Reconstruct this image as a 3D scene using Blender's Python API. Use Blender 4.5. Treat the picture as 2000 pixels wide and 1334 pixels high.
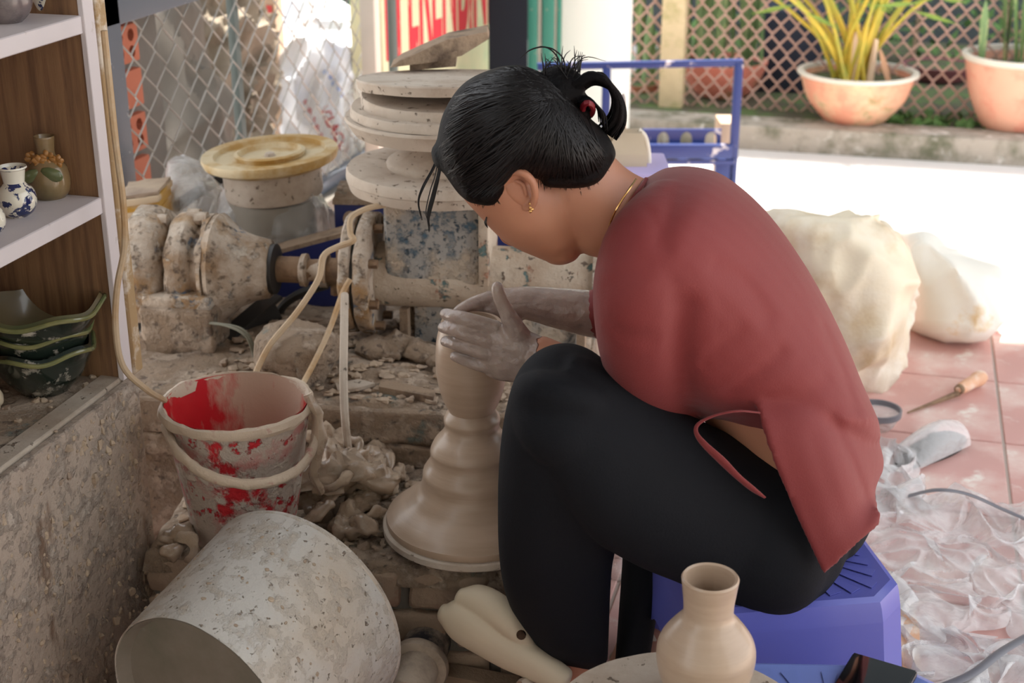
import bpy, bmesh, math, random
import numpy as np
from mathutils import Vector, noise as mnoise

random.seed(7)
rng = np.random.default_rng(7)
for o in list(bpy.data.objects):
    bpy.data.objects.remove(o)
scene = bpy.context.scene
COL = scene.collection

# ------------------------------------------------------------------ camera
FPX, PITCH, YAW, CAMH = 2784.0, math.radians(21.7), math.radians(15.0), 1.16
cd = bpy.data.cameras.new('camera')
cd.sensor_width = 36.0
cd.lens = 36.0 * FPX / 2000.0
cd.clip_start = 0.05
cd.clip_end = 200
cam = bpy.data.objects.new('camera', cd)
COL.objects.link(cam)
cam.location = (0, 0, CAMH)
cam.rotation_euler = (math.pi / 2 - PITCH, 0, YAW)
cd.dof.use_dof = True
cd.dof.focus_distance = 1.75
cd.dof.aperture_fstop = 6.5
scene.camera = cam

# ------------------------------------------------------------------ sky, sun, exposure
world = bpy.data.worlds.new('sky')
scene.world = world
world.use_nodes = True
bg = world.node_tree.nodes['Background']
bg.inputs['Color'].default_value = (0.91, 0.94, 0.98, 1)
bg.inputs['Strength'].default_value = 2.0
sd = bpy.data.lights.new('sun', 'SUN')
sd.energy = 12.0
sd.angle = math.radians(1.0)
sd.color = (1.0, 0.95, 0.86)
sun = bpy.data.objects.new('sun', sd)
COL.objects.link(sun)
# sun stands high over the garden side of the lane
SUN_DIR = Vector((0.05, 0.36, 0.9)).normalized()
sun.rotation_euler = SUN_DIR.to_track_quat('Z', 'Y').to_euler()
sun.location = (1, 5, 6)
vs = scene.view_settings
vs.view_transform = 'Standard'
vs.look = 'None'
vs.gamma = 1.0
vs.use_curve_mapping = False
vs.exposure = 0.24

# ------------------------------------------------------------------ pixel -> place helpers
sT, cT, sP, cP = math.sin(YAW), math.cos(YAW), math.sin(PITCH), math.cos(PITCH)
CAM = np.array([0, 0, CAMH])
HF = np.array([-sT, cT, 0.0])                  # horizontal forward
RT = np.array([cT, sT, 0.0])                   # right
FW = np.array([-sT * cP, cT * cP, -sP])
UP = np.cross(RT, FW)
ZZ = np.array([0, 0, 1.0])

def ray(x, y):
    return FW + (x - 1000) / FPX * RT - (y - 667) / FPX * UP
def at(x, y, d):
    """place seen at photo pixel x, y standing d metres in front of the camera (along the ground)"""
    v = ray(x, y)
    return CAM + v * (d / v.dot(HF))
def onz(x, y, z):
    v = ray(x, y)
    return CAM + v * ((z - CAMH) / v[2])
def onX(x, y, X):
    v = ray(x, y)
    return CAM + v * (X / v[0])
def rd(r, d, z=0.0):
    return RT * r + HF * d + ZZ * z
def mpp(y, d):
    """metres for one photo pixel at row y, distance d"""
    v = ray(1000, y)
    return d / v.dot(HF) / FPX
# frame of the brick plinth and the clay machine
GA = math.radians(-6.5)
GX = RT * math.cos(GA) + HF * math.sin(GA)
GY = -RT * math.sin(GA) + HF * math.cos(GA)
def G(u, v, z=0.0):
    return GX * u + GY * v + ZZ * z
def toG(p):
    return float(np.dot(p, GX)), float(np.dot(p, GY)), float(p[2])

# ------------------------------------------------------------------ mesh helpers
def nrm(v):
    v = np.asarray(v, float)
    n = np.linalg.norm(v)
    return v / n if n > 1e-12 else v
def catmull(P, k):
    P = [np.asarray(p, float) for p in P]
    if k <= 1 or len(P) < 3:
        return P
    out = []
    Q = [2 * P[0] - P[1]] + P + [2 * P[-1] - P[-2]]
    for i in range(1, len(Q) - 2):
        p0, p1, p2, p3 = Q[i - 1:i + 3]
        for j in range(k):
            t = j / k
            out.append(0.5 * ((2 * p1) + (-p0 + p2) * t + (2 * p0 - 5 * p1 + 4 * p2 - p3) * t * t + (-p0 + 3 * p1 - 3 * p2 + p3) * t ** 3))
    out.append(P[-1])
    return out
def join(*parts):
    V, F, n = [], [], 0
    for v, f in parts:
        V += [tuple(p) for p in v]
        F += [tuple(i + n for i in q) for q in f]
        n += len(v)
    return V, F
def loft(rings, cap=True, closed_ring=True, wrap=False):
    V, F = [], []
    n = len(rings[0])
    for r in rings:
        V += [tuple(p) for p in r]
    m = len(rings)
    for i in range(m if wrap else m - 1):
        a, b = i * n, ((i + 1) % m) * n
        for j in range(n if closed_ring else n - 1):
            k = (j + 1) % n
            F.append((a + j, a + k, b + k, b + j))
    if cap and not wrap:
        F.append(tuple(range(n)))
        F.append(tuple((m - 1) * n + j for j in range(n)))
    return V, F
def frame(t):
    t = nrm(t)
    a = ZZ if abs(t[2]) < 0.9 else np.array([1.0, 0, 0])
    u = nrm(np.cross(t, a))
    return u, np.cross(u, t)
def tube(P, R, n=10, k=1, cap=True, flat=1.0, rounded=False):
    P = [np.asarray(p, float) for p in P]
    if not hasattr(R, '__len__'):
        R = [R] * len(P)
    if k > 1:
        Q = catmull([np.append(p, r) for p, r in zip(P, R)], k)
        P = [q[:3] for q in Q]
        R = [max(q[3], 1e-5) for q in Q]
    if rounded:
        t0 = nrm(P[0] - P[1]); t1 = nrm(P[-1] - P[-2])
        a = [(P[0] + t0 * R[0] * s, R[0] * math.sqrt(max(0, 1 - s * s))) for s in (0.97, 0.85, 0.55)]
        b = [(P[-1] + t1 * R[-1] * s, R[-1] * math.sqrt(max(0, 1 - s * s))) for s in (0.55, 0.85, 0.97)]
        P = [q[0] for q in a] + P + [q[0] for q in b]
        R = [q[1] for q in a] + list(R) + [q[1] for q in b]
    rings = []
    u = None
    for i in range(len(P)):
        t = nrm(P[min(i + 1, len(P) - 1)] - P[max(i - 1, 0)])
        if u is None:
            u, w = frame(t)
        else:
            u = nrm(u - t * np.dot(u, t))
            w = np.cross(u, t)
        rings.append([P[i] + R[i] * (u * math.cos(2 * math.pi * j / n) + w * flat * math.sin(2 * math.pi * j / n)) for j in range(n)])
    return loft(rings, cap)
def lathe(prof, C=(0, 0, 0), axis=ZZ, n=48, cap=True, wob=0.0, seed=0):
    ax = nrm(axis)
    u, w = frame(ax)
    C = np.asarray(C, float)
    rings = []
    for i, (r, h) in enumerate(prof):
        ring = []
        for j in range(n):
            a = 2 * math.pi * j / n
            rr = max(r, 1e-4)
            if wob:
                rr *= 1 + wob * mnoise.noise((math.cos(a) * 1.7 + seed, math.sin(a) * 1.7, h * 25))
            ring.append(C + ax * h + rr * (u * math.cos(a) + w * math.sin(a)))
        rings.append(ring)
    return loft(rings, cap)
def smoothprof(prof, k=5):
    return [(max(q[0], 0.0), q[1]) for q in catmull([np.array(p, float) for p in prof], k)]
def obox(C, X, Y, Z, bev=0.0, seg=2):
    """box with centre C and half-axis vectors X, Y, Z"""
    C, X, Y, Z = (np.asarray(a, float) for a in (C, X, Y, Z))
    bm = bmesh.new()
    vs_ = [bm.verts.new(tuple(C + sx * X + sy * Y + sz * Z)) for sx in (-1, 1) for sy in (-1, 1) for sz in (-1, 1)]
    for q in ((0, 1, 3, 2), (4, 6, 7, 5), (0, 4, 5, 1), (2, 3, 7, 6), (0, 2, 6, 4), (1, 5, 7, 3)):
        bm.faces.new([vs_[i] for i in q])
    bmesh.ops.recalc_face_normals(bm, faces=bm.faces)
    if bev > 0:
        bmesh.ops.bevel(bm, geom=bm.edges[:], offset=bev, segments=seg, profile=0.6, affect='EDGES')
    bm.verts.index_update()
    V = [tuple(v.co) for v in bm.verts]
    F = [tuple(v.index for v in f.verts) for f in bm.faces]
    bm.free()
    return V, F
EX, EY = np.array([1.0, 0, 0]), np.array([0, 1.0, 0])
def wbox(x0, x1, y0, y1, z0, z1, bev=0.0, seg=2):
    return obox(((x0 + x1) / 2, (y0 + y1) / 2, (z0 + z1) / 2), EX * (x1 - x0) / 2, EY * (y1 - y0) / 2, ZZ * (z1 - z0) / 2, bev, seg)
def gbox(u0, u1, v0, v1, z0, z1, bev=0.0, seg=2):
    return obox(G((u0 + u1) / 2, (v0 + v1) / 2, (z0 + z1) / 2), GX * (u1 - u0) / 2, GY * (v1 - v0) / 2, ZZ * (z1 - z0) / 2, bev, seg)
def bar(a, b, w, h=None, up=ZZ, bev=0.0):
    a, b = np.asarray(a, float), np.asarray(b, float)
    t = b - a
    L = np.linalg.norm(t)
    t = t / L
    s = np.cross(t, up)
    if np.linalg.norm(s) < 1e-4:
        s = np.cross(t, EX)
    s = nrm(s)
    q = np.cross(s, t)
    return obox((a + b) / 2, t * L / 2, s * w / 2, q * (h or w) / 2, bev)
def prism(poly, off):
    """flat outline (3-D points) extruded by vector off"""
    n = len(poly)
    V = [tuple(p) for p in poly] + [tuple(np.asarray(p) + off) for p in poly]
    F = [tuple(range(n)), tuple(range(2 * n - 1, n - 1, -1))] + [(i, (i + 1) % n, n + (i + 1) % n, n + i) for i in range(n)]
    return V, F
def sheet(P):
    """grid of points P[i][j] -> one-sided surface"""
    n = len(P[0])
    V = [tuple(p) for r in P for p in r]
    F = [(i * n + j, i * n + j + 1, (i + 1) * n + j + 1, (i + 1) * n + j) for i in range(len(P) - 1) for j in range(n - 1)]
    return V, F
def sil(rows, n=28, k=4, p=2.0, ends=True):
    """body piece lofted through cross-sections: each row gives both edge pixels, distance d and half depth"""
    Q = []
    for xa, ya, xb, yb, d, ht in rows:
        A, B = at(xa, ya, d), at(xb, yb, d)
        Q.append(np.concatenate([A, B, [ht]]))
    Q = catmull(Q, k)
    rings = []
    for q in Q:
        A, B, ht = q[:3], q[3:6], max(q[6], 0.002)
        C, u = (A + B) / 2, (A - B) / 2
        view = nrm(C - CAM)
        w = nrm(view - nrm(u) * np.dot(view, nrm(u))) * ht
        ring = []
        for j in range(n):
            a = 2 * math.pi * j / n
            c, s = math.cos(a), math.sin(a)
            e = 2.0 / p
            ring.append(C + u * math.copysign(abs(c) ** e, c) + w * math.copysign(abs(s) ** e, s))
        rings.append(ring)
    if ends:
        def capr(r0, r1, s):
            c0 = np.mean(r0, axis=0); c1 = np.mean(r1, axis=0)
            t = nrm(c0 - c1)
            m = min(np.linalg.norm(np.asarray(q) - c0) for q in r0)
            return [[c0 + t * m * h * s + (np.asarray(q) - c0) * math.sqrt(1 - h * h) for q in r0] for h in (0.5, 0.8, 0.96)]
        rings = capr(rings[0], rings[1], 0.6)[::-1] + rings + capr(rings[-1], rings[-2], 0.6)
    return loft(rings, True)
def pxtube(pts, n=14, k=4, flat=1.0):
    """limb or finger: pts = (x, y, distance, radius in photo pixels)"""
    return tube([at(x, y, d) for x, y, d, r in pts], [r * mpp(y, d) for x, y, d, r in pts], n=n, k=k, rounded=True, flat=flat)
def ellip(C, X, Y, Z, nu=20, nv=12):
    C, X, Y, Z = (np.asarray(a, float) for a in (C, X, Y, Z))
    rings = []
    for i in range(1, nv):
        b = math.pi * i / nv
        rings.append([C + Z * math.cos(b) + math.sin(b) * (X * math.cos(2 * math.pi * j / nu) + Y * math.sin(2 * math.pi * j / nu)) for j in range(nu)])
    return loft(rings, True)
def fnoise(p, s=1.0, o=3):
    return mnoise.fractal((p[0] * s, p[1] * s, p[2] * s), 1.0, 2.0, o)
def displace(VF, amp, scale, o=3, dirs=None):
    V, F = VF
    me = bpy.data.meshes.new('tmp')
    me.from_pydata(V, [], F)
    me.update()
    bm = bmesh.new(); bm.from_mesh(me)
    bmesh.ops.recalc_face_normals(bm, faces=bm.faces)
    bm.normal_update()
    out = []
    for v in bm.verts:
        nn = np.array(dirs) if dirs is not None else np.array(v.normal)
        out.append(tuple(np.array(v.co) + nn * amp * fnoise(v.co, scale, o)))
    bm.free(); bpy.data.meshes.remove(me)
    return out, F
def subdiv(VF, cuts):
    V, F = VF
    bm = bmesh.new()
    vv = [bm.verts.new(v) for v in V]
    for f in F:
        try: bm.faces.new([vv[i] for i in f])
        except ValueError: pass
    bmesh.ops.subdivide_edges(bm, edges=bm.edges[:], cuts=cuts, use_grid_fill=True)
    bm.verts.index_update()
    V = [tuple(v.co) for v in bm.verts]
    F = [tuple(v.index for v in f.verts) for f in bm.faces]
    bm.free()
    return V, F
def evald(VF, mods):
    """run modifiers on raw geometry and give the geometry back"""
    me = bpy.data.meshes.new('tmp')
    me.from_pydata([tuple(v) for v in VF[0]], [], VF[1])
    bm = bmesh.new(); bm.from_mesh(me)
    bmesh.ops.recalc_face_normals(bm, faces=bm.faces)
    bm.to_mesh(me); bm.free()
    ob = bpy.data.objects.new('tmp', me)
    COL.objects.link(ob)
    for typ, kw in mods:
        m = ob.modifiers.new('m', typ)
        for a, b in kw.items():
            setattr(m, a, b)
    dg = bpy.context.evaluated_depsgraph_get()
    ev = ob.evaluated_get(dg)
    m2 = ev.to_mesh()
    V = np.empty(len(m2.vertices) * 3); m2.vertices.foreach_get('co', V)
    V = [tuple(v) for v in V.reshape(-1, 3)]
    F = [tuple(p.vertices) for p in m2.polygons]
    ev.to_mesh_clear()
    bpy.data.objects.remove(ob); bpy.data.meshes.remove(me)
    return V, F
def blob(parts, voxel, smooth=4, fac=0.5):
    return evald(join(*parts), [('REMESH', dict(mode='VOXEL', voxel_size=voxel)), ('SMOOTH', dict(factor=fac, iterations=smooth))])
def cut(VF, cutter):
    me = bpy.data.meshes.new('tmpc')
    me.from_pydata(cutter[0], [], cutter[1])
    bm = bmesh.new(); bm.from_mesh(me); bmesh.ops.recalc_face_normals(bm, faces=bm.faces); bm.to_mesh(me); bm.free()
    co = bpy.data.objects.new('tmpc', me); COL.objects.link(co)
    r = evald(VF, [('BOOLEAN', dict(object=co, operation='DIFFERENCE', solver='EXACT'))])
    bpy.data.objects.remove(co); bpy.data.meshes.remove(me)
    return r

WORLD = {}
def thing(name, label, cat, loc, group=None, kind=None):
    o = bpy.data.objects.new(name, None)
    o.empty_display_size = 0.05
    COL.objects.link(o)
    o.location = tuple(loc)
    WORLD[o.name] = np.asarray(loc, float)
    if kind:
        o['kind'] = kind
    tag(o, label, cat, group)
    return o
def tag(o, label, cat, group=None):
    o['label'] = label
    if cat: o['category'] = cat
    if group: o['group'] = group
    return o
def mk(name, VF, mat, parent=None, smooth=True, angle=40, kind=None, label=None, origin=None):
    V, F = VF
    A = np.array([tuple(v) for v in V], float)
    if origin is None:
        lo, hi = A.min(0), A.max(0)
        origin = np.array([(lo[0] + hi[0]) / 2, (lo[1] + hi[1]) / 2, lo[2]])
    A = A - origin
    me = bpy.data.meshes.new(name)
    me.from_pydata(A.tolist(), [], F)
    bm = bmesh.new(); bm.from_mesh(me)
    bmesh.ops.recalc_face_normals(bm, faces=bm.faces)
    bm.to_mesh(me); bm.free()
    if smooth:
        me.shade_smooth()
        me.set_sharp_from_angle(angle=math.radians(angle))
    for m in (mat if isinstance(mat, (list, tuple)) else [mat]):
        me.materials.append(m)
    o = bpy.data.objects.new(name, me)
    COL.objects.link(o)
    if parent is not None:
        o.parent = parent
        o.location = tuple(origin - WORLD[parent.name])
    else:
        o.location = tuple(origin)
    WORLD[o.name] = np.asarray(origin, float)
    if kind: o['kind'] = kind
    if label: o['label'] = label
    return o
def inst(src, name, loc, parent=None, rot=(0, 0, 0), scale=(1, 1, 1)):
    o = src.copy()
    o.name = name
    COL.objects.link(o)
    o.parent = parent
    loc = np.asarray(loc, float)
    o.location = tuple(loc - (WORLD[parent.name] if parent is not None else 0))
    o.rotation_euler = rot
    o.scale = scale
    WORLD[o.name] = loc
    return o

# ------------------------------------------------------------------ materials
def lin(r, g, b):
    f = lambda c: (c / 255 / 12.92) if c / 255 <= 0.04045 else ((c / 255 + 0.055) / 1.055) ** 2.4
    return (f(r), f(g), f(b), 1)
def M(name, base, rough=0.7, layers=(), var=0.12, vscale=6, bump=0.0, bscale=60, metal=0.0, spec=0.5, coat=0.0, stretch=(1, 1, 1), sss=0.0, sheen=0.0):
    """procedural surface: base colour with noise variation, then blotch layers (colour, scale, threshold, softness, rough, relief[, stretch])"""
    m = bpy.data.materials.new(name)
    m.use_nodes = True
    nt = m.node_tree
    N, L = nt.nodes, nt.links
    b = N['Principled BSDF']
    tc = N.new('ShaderNodeTexCoord')
    def mapped(st):
        if tuple(st) == (1, 1, 1):
            return tc.outputs['Object']
        mp = N.new('ShaderNodeMapping')
        mp.inputs['Scale'].default_value = st
        L.new(tc.outputs['Object'], mp.inputs['Vector'])
        return mp.outputs['Vector']
    def ntex(scale, detail, st, rough_=0.6):
        t = N.new('ShaderNodeTexNoise')
        t.inputs['Scale'].default_value = scale
        t.inputs['Detail'].default_value = detail
        t.inputs['Roughness'].default_value = rough_
        L.new(mapped(st), t.inputs['Vector'])
        return t.outputs['Fac']
    def mathn(op, a, c):
        q = N.new('ShaderNodeMath'); q.operation = op
        for i, x in enumerate((a, c)):
            if isinstance(x, (int, float)): q.inputs[i].default_value = x
            else: L.new(x, q.inputs[i])
        return q.outputs[0]
    def mixc(f, a, c):
        q = N.new('ShaderNodeMix'); q.data_type = 'RGBA'
        L.new(f, q.inputs[0])
        for i, x in ((6, a), (7, c)):
            if isinstance(x, tuple): q.inputs[i].default_value = x
            else: L.new(x, q.inputs[i])
        return q.outputs[2]
    base = tuple(base)
    dark = tuple(c * (1 - var) ** 2 for c in base[:3]) + (1,)
    light = tuple(min(1, c * (1 + var)) for c in base[:3]) + (1,)
    col = mixc(ntex(vscale, 5, stretch), dark, light)
    rg = rough
    height = ntex(bscale, 6, stretch, 0.65) if bump else None
    height = mathn('MULTIPLY', height, bump) if bump else None
    for ly in layers:
        c, sc, th, so, rr, rel = ly[:6]
        st = ly[6] if len(ly) > 6 else (1, 1, 1)
        nz = ntex(sc, 7, st, 0.62)
        mr = N.new('ShaderNodeMapRange')
        mr.inputs['From Min'].default_value = th - so
        mr.inputs['From Max'].default_value = th + so
        L.new(nz, mr.inputs['Value'])
        f = mr.outputs['Result']
        col = mixc(f, col, tuple(c))
        q = N.new('ShaderNodeMix')
        L.new(f, q.inputs[0])
        if isinstance(rg, (int, float)): q.inputs[2].default_value = rg
        else: L.new(rg, q.inputs[2])
        q.inputs[3].default_value = rr
        rg = q.outputs[0]
        if rel:
            h2 = mathn('MULTIPLY', f, rel)
            height = h2 if height is None else mathn('ADD', height, h2)
    L.new(col, b.inputs['Base Color'])
    if isinstance(rg, (int, float)): b.inputs['Roughness'].default_value = rg
    else: L.new(rg, b.inputs['Roughness'])
    b.inputs['Metallic'].default_value = metal
    b.inputs['Specular IOR Level'].default_value = spec
    b.inputs['Coat Weight'].default_value = coat
    b.inputs['Coat Roughness'].default_value = 0.08
    if sss:
        b.inputs['Subsurface Weight'].default_value = sss
        b.inputs['Subsurface Radius'].default_value = (0.02, 0.008, 0.004)
    if sheen:
        b.inputs['Sheen Weight'].default_value = sheen
    if height is not None:
        bp = N.new('ShaderNodeBump')
        bp.inputs['Strength'].default_value = 1.0
        bp.inputs['Distance'].default_value = 0.004
        L.new(height, bp.inputs['Height'])
        L.new(bp.outputs['Normal'], b.inputs['Normal'])
    m['bsdf'] = b.name
    return m
def see_through(name, tint, amount, rough=0.15, white=0.6, bump=0.0):
    """thin clear plastic film: part clear, part shiny whitish film"""
    m = bpy.data.materials.new(name)
    m.use_nodes = True
    N, L = m.node_tree.nodes, m.node_tree.links
    b = N['Principled BSDF']
    b.inputs['Base Color'].default_value = tuple(tint)
    b.inputs['Roughness'].default_value = rough
    b.inputs['Specular IOR Level'].default_value = 0.9
    b.inputs['Coat Weight'].default_value = 0.6
    t = N.new('ShaderNodeBsdfTransparent')
    t.inputs['Color'].default_value = (0.97, 0.97, 0.97, 1)
    mx = N.new('ShaderNodeMixShader')
    lw = N.new('ShaderNodeLayerWeight'); lw.inputs['Blend'].default_value = 0.55
    mr = N.new('ShaderNodeMapRange')
    mr.inputs['To Min'].default_value = 1 - amount
    mr.inputs['To Max'].default_value = 0.8
    L.new(lw.outputs['Facing'], mr.inputs['Value'])
    L.new(mr.outputs['Result'], mx.inputs['Fac'])
    L.new(t.outputs[0], mx.inputs[1])
    L.new(b.outputs[0], mx.inputs[2])
    L.new(mx.outputs[0], N['Material Output'].inputs['Surface'])
    if bump:
        tx = N.new('ShaderNodeTexNoise'); tx.inputs['Scale'].default_value = 70; tx.inputs['Detail'].default_value = 4
        tc = N.new('ShaderNodeTexCoord'); L.new(tc.outputs['Object'], tx.inputs['Vector'])
        bp = N.new('ShaderNodeBump'); bp.inputs['Strength'].default_value = bump; bp.inputs['Distance'].default_value = 0.01
        L.new(tx.outputs['Fac'], bp.inputs['Height']); L.new(bp.outputs['Normal'], b.inputs['Normal'])
    return m

CLAY = lin(194, 172, 148)
CLAYD = lin(154, 134, 118)
CLAYW = lin(176, 150, 122)
m_clay = M('dry_clay', CLAY, 0.85, [(CLAYD, 9, 0.55, 0.12, 0.9, 0.0)], bump=0.8, bscale=70)
m_claywet = M('wet_clay', lin(184, 162, 140), 0.3, [(lin(156, 134, 114), 14, 0.55, 0.15, 0.2, 0.0)], bump=0.5, bscale=45, coat=0.3)
m_thrown = M('thrown_wet_clay', lin(184, 160, 138), 0.38, [(lin(172, 148, 126), 9, 0.52, 0.12, 0.3, 0.02, (0.6, 0.6, 7))], var=0.05, vscale=5, bump=0.06, bscale=30, coat=0.15, stretch=(0.5, 0.5, 8))
m_crust = M('clay_crusted_concrete', lin(164, 142, 120), 0.92, [(lin(132, 114, 98), 11, 0.54, 0.06, 0.95, -0.5), (lin(118, 124, 116), 14, 0.62, 0.04, 0.8, -0.2), (lin(188, 168, 148), 22, 0.54, 0.05, 0.9, 0.9), (lin(124, 106, 92), 55, 0.63, 0.04, 0.95, -0.7)], bump=2.0, bscale=80)
m_brickface = M('clay_smeared_brick', lin(178, 154, 132), 0.9, [(lin(140, 78, 56), 16, 0.57, 0.06, 0.9, -0.4), (lin(190, 170, 148), 8, 0.55, 0.08, 0.9, 0.4)], bump=1.0, bscale=60)
m_plaster = M('dusty_plaster', lin(198, 184, 168), 0.85, [(lin(170, 152, 134), 9, 0.54, 0.1, 0.9, 0.0), (lin(120, 102, 86), 75, 0.645, 0.02, 0.9, -0.5)], var=0.08, bump=0.4, bscale=80)
m_plaster2 = M('ochre_stained_plaster', lin(214, 196, 160), 0.7, [(lin(176, 138, 72), 9, 0.52, 0.08, 0.6, 0.1)], bump=0.3)
m_woodgrain = M('brown_wood_grain', lin(150, 112, 78), 0.55, [(lin(112, 80, 56), 9, 0.52, 0.1, 0.6, 0.02, (9, 9, 0.5)), (lin(190, 176, 162), 13, 0.72, 0.03, 0.9, 0.1)], var=0.2, stretch=(14, 14, 0.7), bump=0.1)
m_whiteedge = M('chipped_white_laminate', lin(214, 204, 204), 0.6, [(lin(168, 150, 132), 18, 0.66, 0.04, 0.85, 0.15)], var=0.05)
m_cabinet = M('clay_spattered_panel', lin(186, 168, 152), 0.8, [(lin(130, 106, 88), 14, 0.62, 0.03, 0.45, -0.1, (1, 1, 0.28)), (lin(194, 179, 165), 30, 0.58, 0.06, 0.9, 1.0), (lin(172, 155, 142), 70, 0.6, 0.05, 0.9, -0.4)], var=0.12, bump=1.0, bscale=90)
m_machine = M('clay_caked_machine', lin(206, 190, 172), 0.85, [(lin(160, 136, 112), 16, 0.52, 0.1, 0.9, 0.3), (lin(168, 130, 84), 13, 0.585, 0.07, 0.85, 0.0), (lin(96, 114, 134), 22, 0.62, 0.03, 0.6, -0.6), (lin(116, 98, 82), 46, 0.6, 0.05, 0.9, -0.6), (lin(216, 204, 188), 24, 0.6, 0.04, 0.85, 0.6)], bump=1.6, bscale=70)
m_hopper = M('blue_speckled_clay_paint', lin(168, 164, 158), 0.8, [(lin(80, 104, 120), 55, 0.55, 0.05, 0.6, -0.4), (lin(62, 78, 90), 90, 0.6, 0.03, 0.7, -0.3), (lin(192, 176, 156), 14, 0.54, 0.06, 0.85, 0.4)], bump=1.0, bscale=70)
m_barrelp = M('cream_clay_paint', lin(206, 190, 170), 0.8, [(lin(178, 156, 134), 10, 0.53, 0.1, 0.85, 0.1), (lin(96, 122, 120), 24, 0.615, 0.02, 0.6, -0.5), (lin(166, 118, 94), 22, 0.62, 0.025, 0.8, -0.3), (lin(120, 102, 88), 60, 0.64, 0.02, 0.9, -0.5)], bump=1.0, bscale=60)
m_rust = M('rusty_shaft', lin(140, 112, 86), 0.8, [(lin(98, 76, 60), 20, 0.55, 0.08, 0.9, 0.2), (lin(176, 128, 82), 14, 0.62, 0.05, 0.8, 0.1)], bump=0.8)
m_navy = M('navy_steel_paint', lin(34, 44, 104), 0.45, [(lin(150, 140, 136), 34, 0.69, 0.02, 0.8, 0.2)], var=0.1)
m_bluepaint = M('worn_blue_steel', lin(34, 54, 116), 0.4, [(lin(190, 184, 188), 22, 0.64, 0.03, 0.7, 0.1)], var=0.1)
m_greysteel = M('speckled_grey_steel', lin(92, 98, 108), 0.5, [(lin(214, 212, 206), 42, 0.66, 0.02, 0.7, 0.1)], var=0.08)
m_post = M('galvanised_grey', lin(100, 110, 106), 0.6, var=0.08)
m_wire = M('galvanised_wire', lin(168, 164, 156), 0.5, var=0.1, metal=0.2)
m_rustwire = M('rusty_brown_wire', lin(204, 166, 152), 0.8, var=0.12)
m_redplastic = M('clay_smeared_red_plastic', lin(194, 178, 164), 0.75, [(lin(190, 132, 124), 14, 0.54, 0.06, 0.6, 0.0), (lin(200, 34, 44), 15, 0.575, 0.025, 0.3, -0.5, (1, 1, 0.6)), (lin(196, 36, 46), 48, 0.6, 0.025, 0.35, -0.4), (lin(206, 192, 178), 30, 0.56, 0.04, 0.7, 0.4)], bump=1.0, bscale=90)
m_redinside = M('red_plastic_with_slip', lin(200, 30, 40), 0.35, [(lin(198, 172, 152), 8, 0.50, 0.05, 0.6, 0.3, (1, 1, 0.4))], bump=0.2)
m_claycoat = M('slip_coating', lin(206, 186, 164), 0.55, [(lin(178, 120, 112), 20, 0.64, 0.04, 0.5, 0)], bump=0.7, bscale=60)
m_drum = M('dusty_grey_white_plastic', lin(204, 198, 190), 0.6, [(lin(198, 180, 160), 5, 0.5, 0.1, 0.85, 0.2), (lin(196, 184, 170), 40, 0.58, 0.08, 0.9, 0.5), (lin(188, 160, 124), 7, 0.66, 0.02, 0.9, 0.2), (lin(166, 146, 126), 110, 0.66, 0.03, 0.9, 0.5)], var=0.05, bump=0.5, bscale=60)
m_drumbase = M('dark_stained_plastic_base', lin(148, 140, 128), 0.35, [(lin(112, 110, 96), 5, 0.52, 0.12, 0.4, 0), (lin(170, 162, 152), 9, 0.66, 0.05, 0.6, 0.1)], bump=0.1)
m_pvc = M('clay_smeared_pvc', lin(196, 178, 158), 0.6, [(lin(112, 96, 84), 9, 0.56, 0.1, 0.7, 0.2)], bump=0.7, bscale=50)
m_pvcblack = M('black_pvc_with_clay', lin(52, 52, 58), 0.4, [(lin(170, 154, 138), 16, 0.5, 0.06, 0.8, 0.5)], bump=0.4)
m_bisque = M('smooth_cream_clay', lin(204, 187, 160), 0.6, var=0.05, bump=0.05)
m_stool = M('violet_blue_plastic', lin(94, 98, 178), 0.32, var=0.04, vscale=3, layers=[(lin(176, 160, 140), 30, 0.74, 0.02, 0.7, 0.05)])
m_stool2 = M('light_blue_plastic', lin(112, 130, 196), 0.32, var=0.04)
m_lilac = M('lilac_plastic', lin(190, 176, 222), 0.4, var=0.05)
m_phone = M('black_glass', lin(16, 17, 20), 0.08, var=0.02, coat=1.0)
m_phoneedge = M('phone_metal_edge', lin(50, 52, 58), 0.3, metal=0.8, var=0.02)
m_tile = M('terracotta_tile', lin(212, 164, 156), 0.42, [(lin(224, 200, 190), 7, 0.58, 0.1, 0.7, 0.0), (lin(232, 222, 212), 16, 0.66, 0.05, 0.8, 0.05)], var=0.08, bump=0.05)
m_grout = M('pale_grout', lin(196, 182, 172), 0.9, var=0.1)
m_road = M('pale_concrete_road', lin(214, 208, 204), 0.9, var=0.06, bump=0.3)
m_kerb = M('weathered_kerb_concrete', lin(176, 166, 154), 0.9, [(lin(104, 104, 84), 9, 0.56, 0.1, 0.9, 0.1), (lin(208, 202, 194), 14, 0.62, 0.05, 0.9, 0.1)], bump=0.7)
m_soil = M('mossy_soil', lin(96, 92, 76), 0.95, [(lin(92, 118, 66), 14, 0.54, 0.08, 0.9, 0.2)], bump=1.0)
m_grass = M('short_weeds', lin(104, 142, 78), 0.7, var=0.25, vscale=20)
m_cream_wall = M('cream_stained_wall', lin(236, 230, 190), 0.85, [(lin(206, 218, 178), 6, 0.56, 0.1, 0.9, 0)], var=0.06)
m_redpaint = M('faded_red_paint', lin(224, 62, 74), 0.8, [(lin(240, 200, 170), 30, 0.62, 0.04, 0.9, 0, (1, 1, 0.2))], var=0.1)
m_darkcol = M('dark_slate_paint', lin(34, 37, 44), 0.8, var=0.05, spec=0.1)
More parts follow.
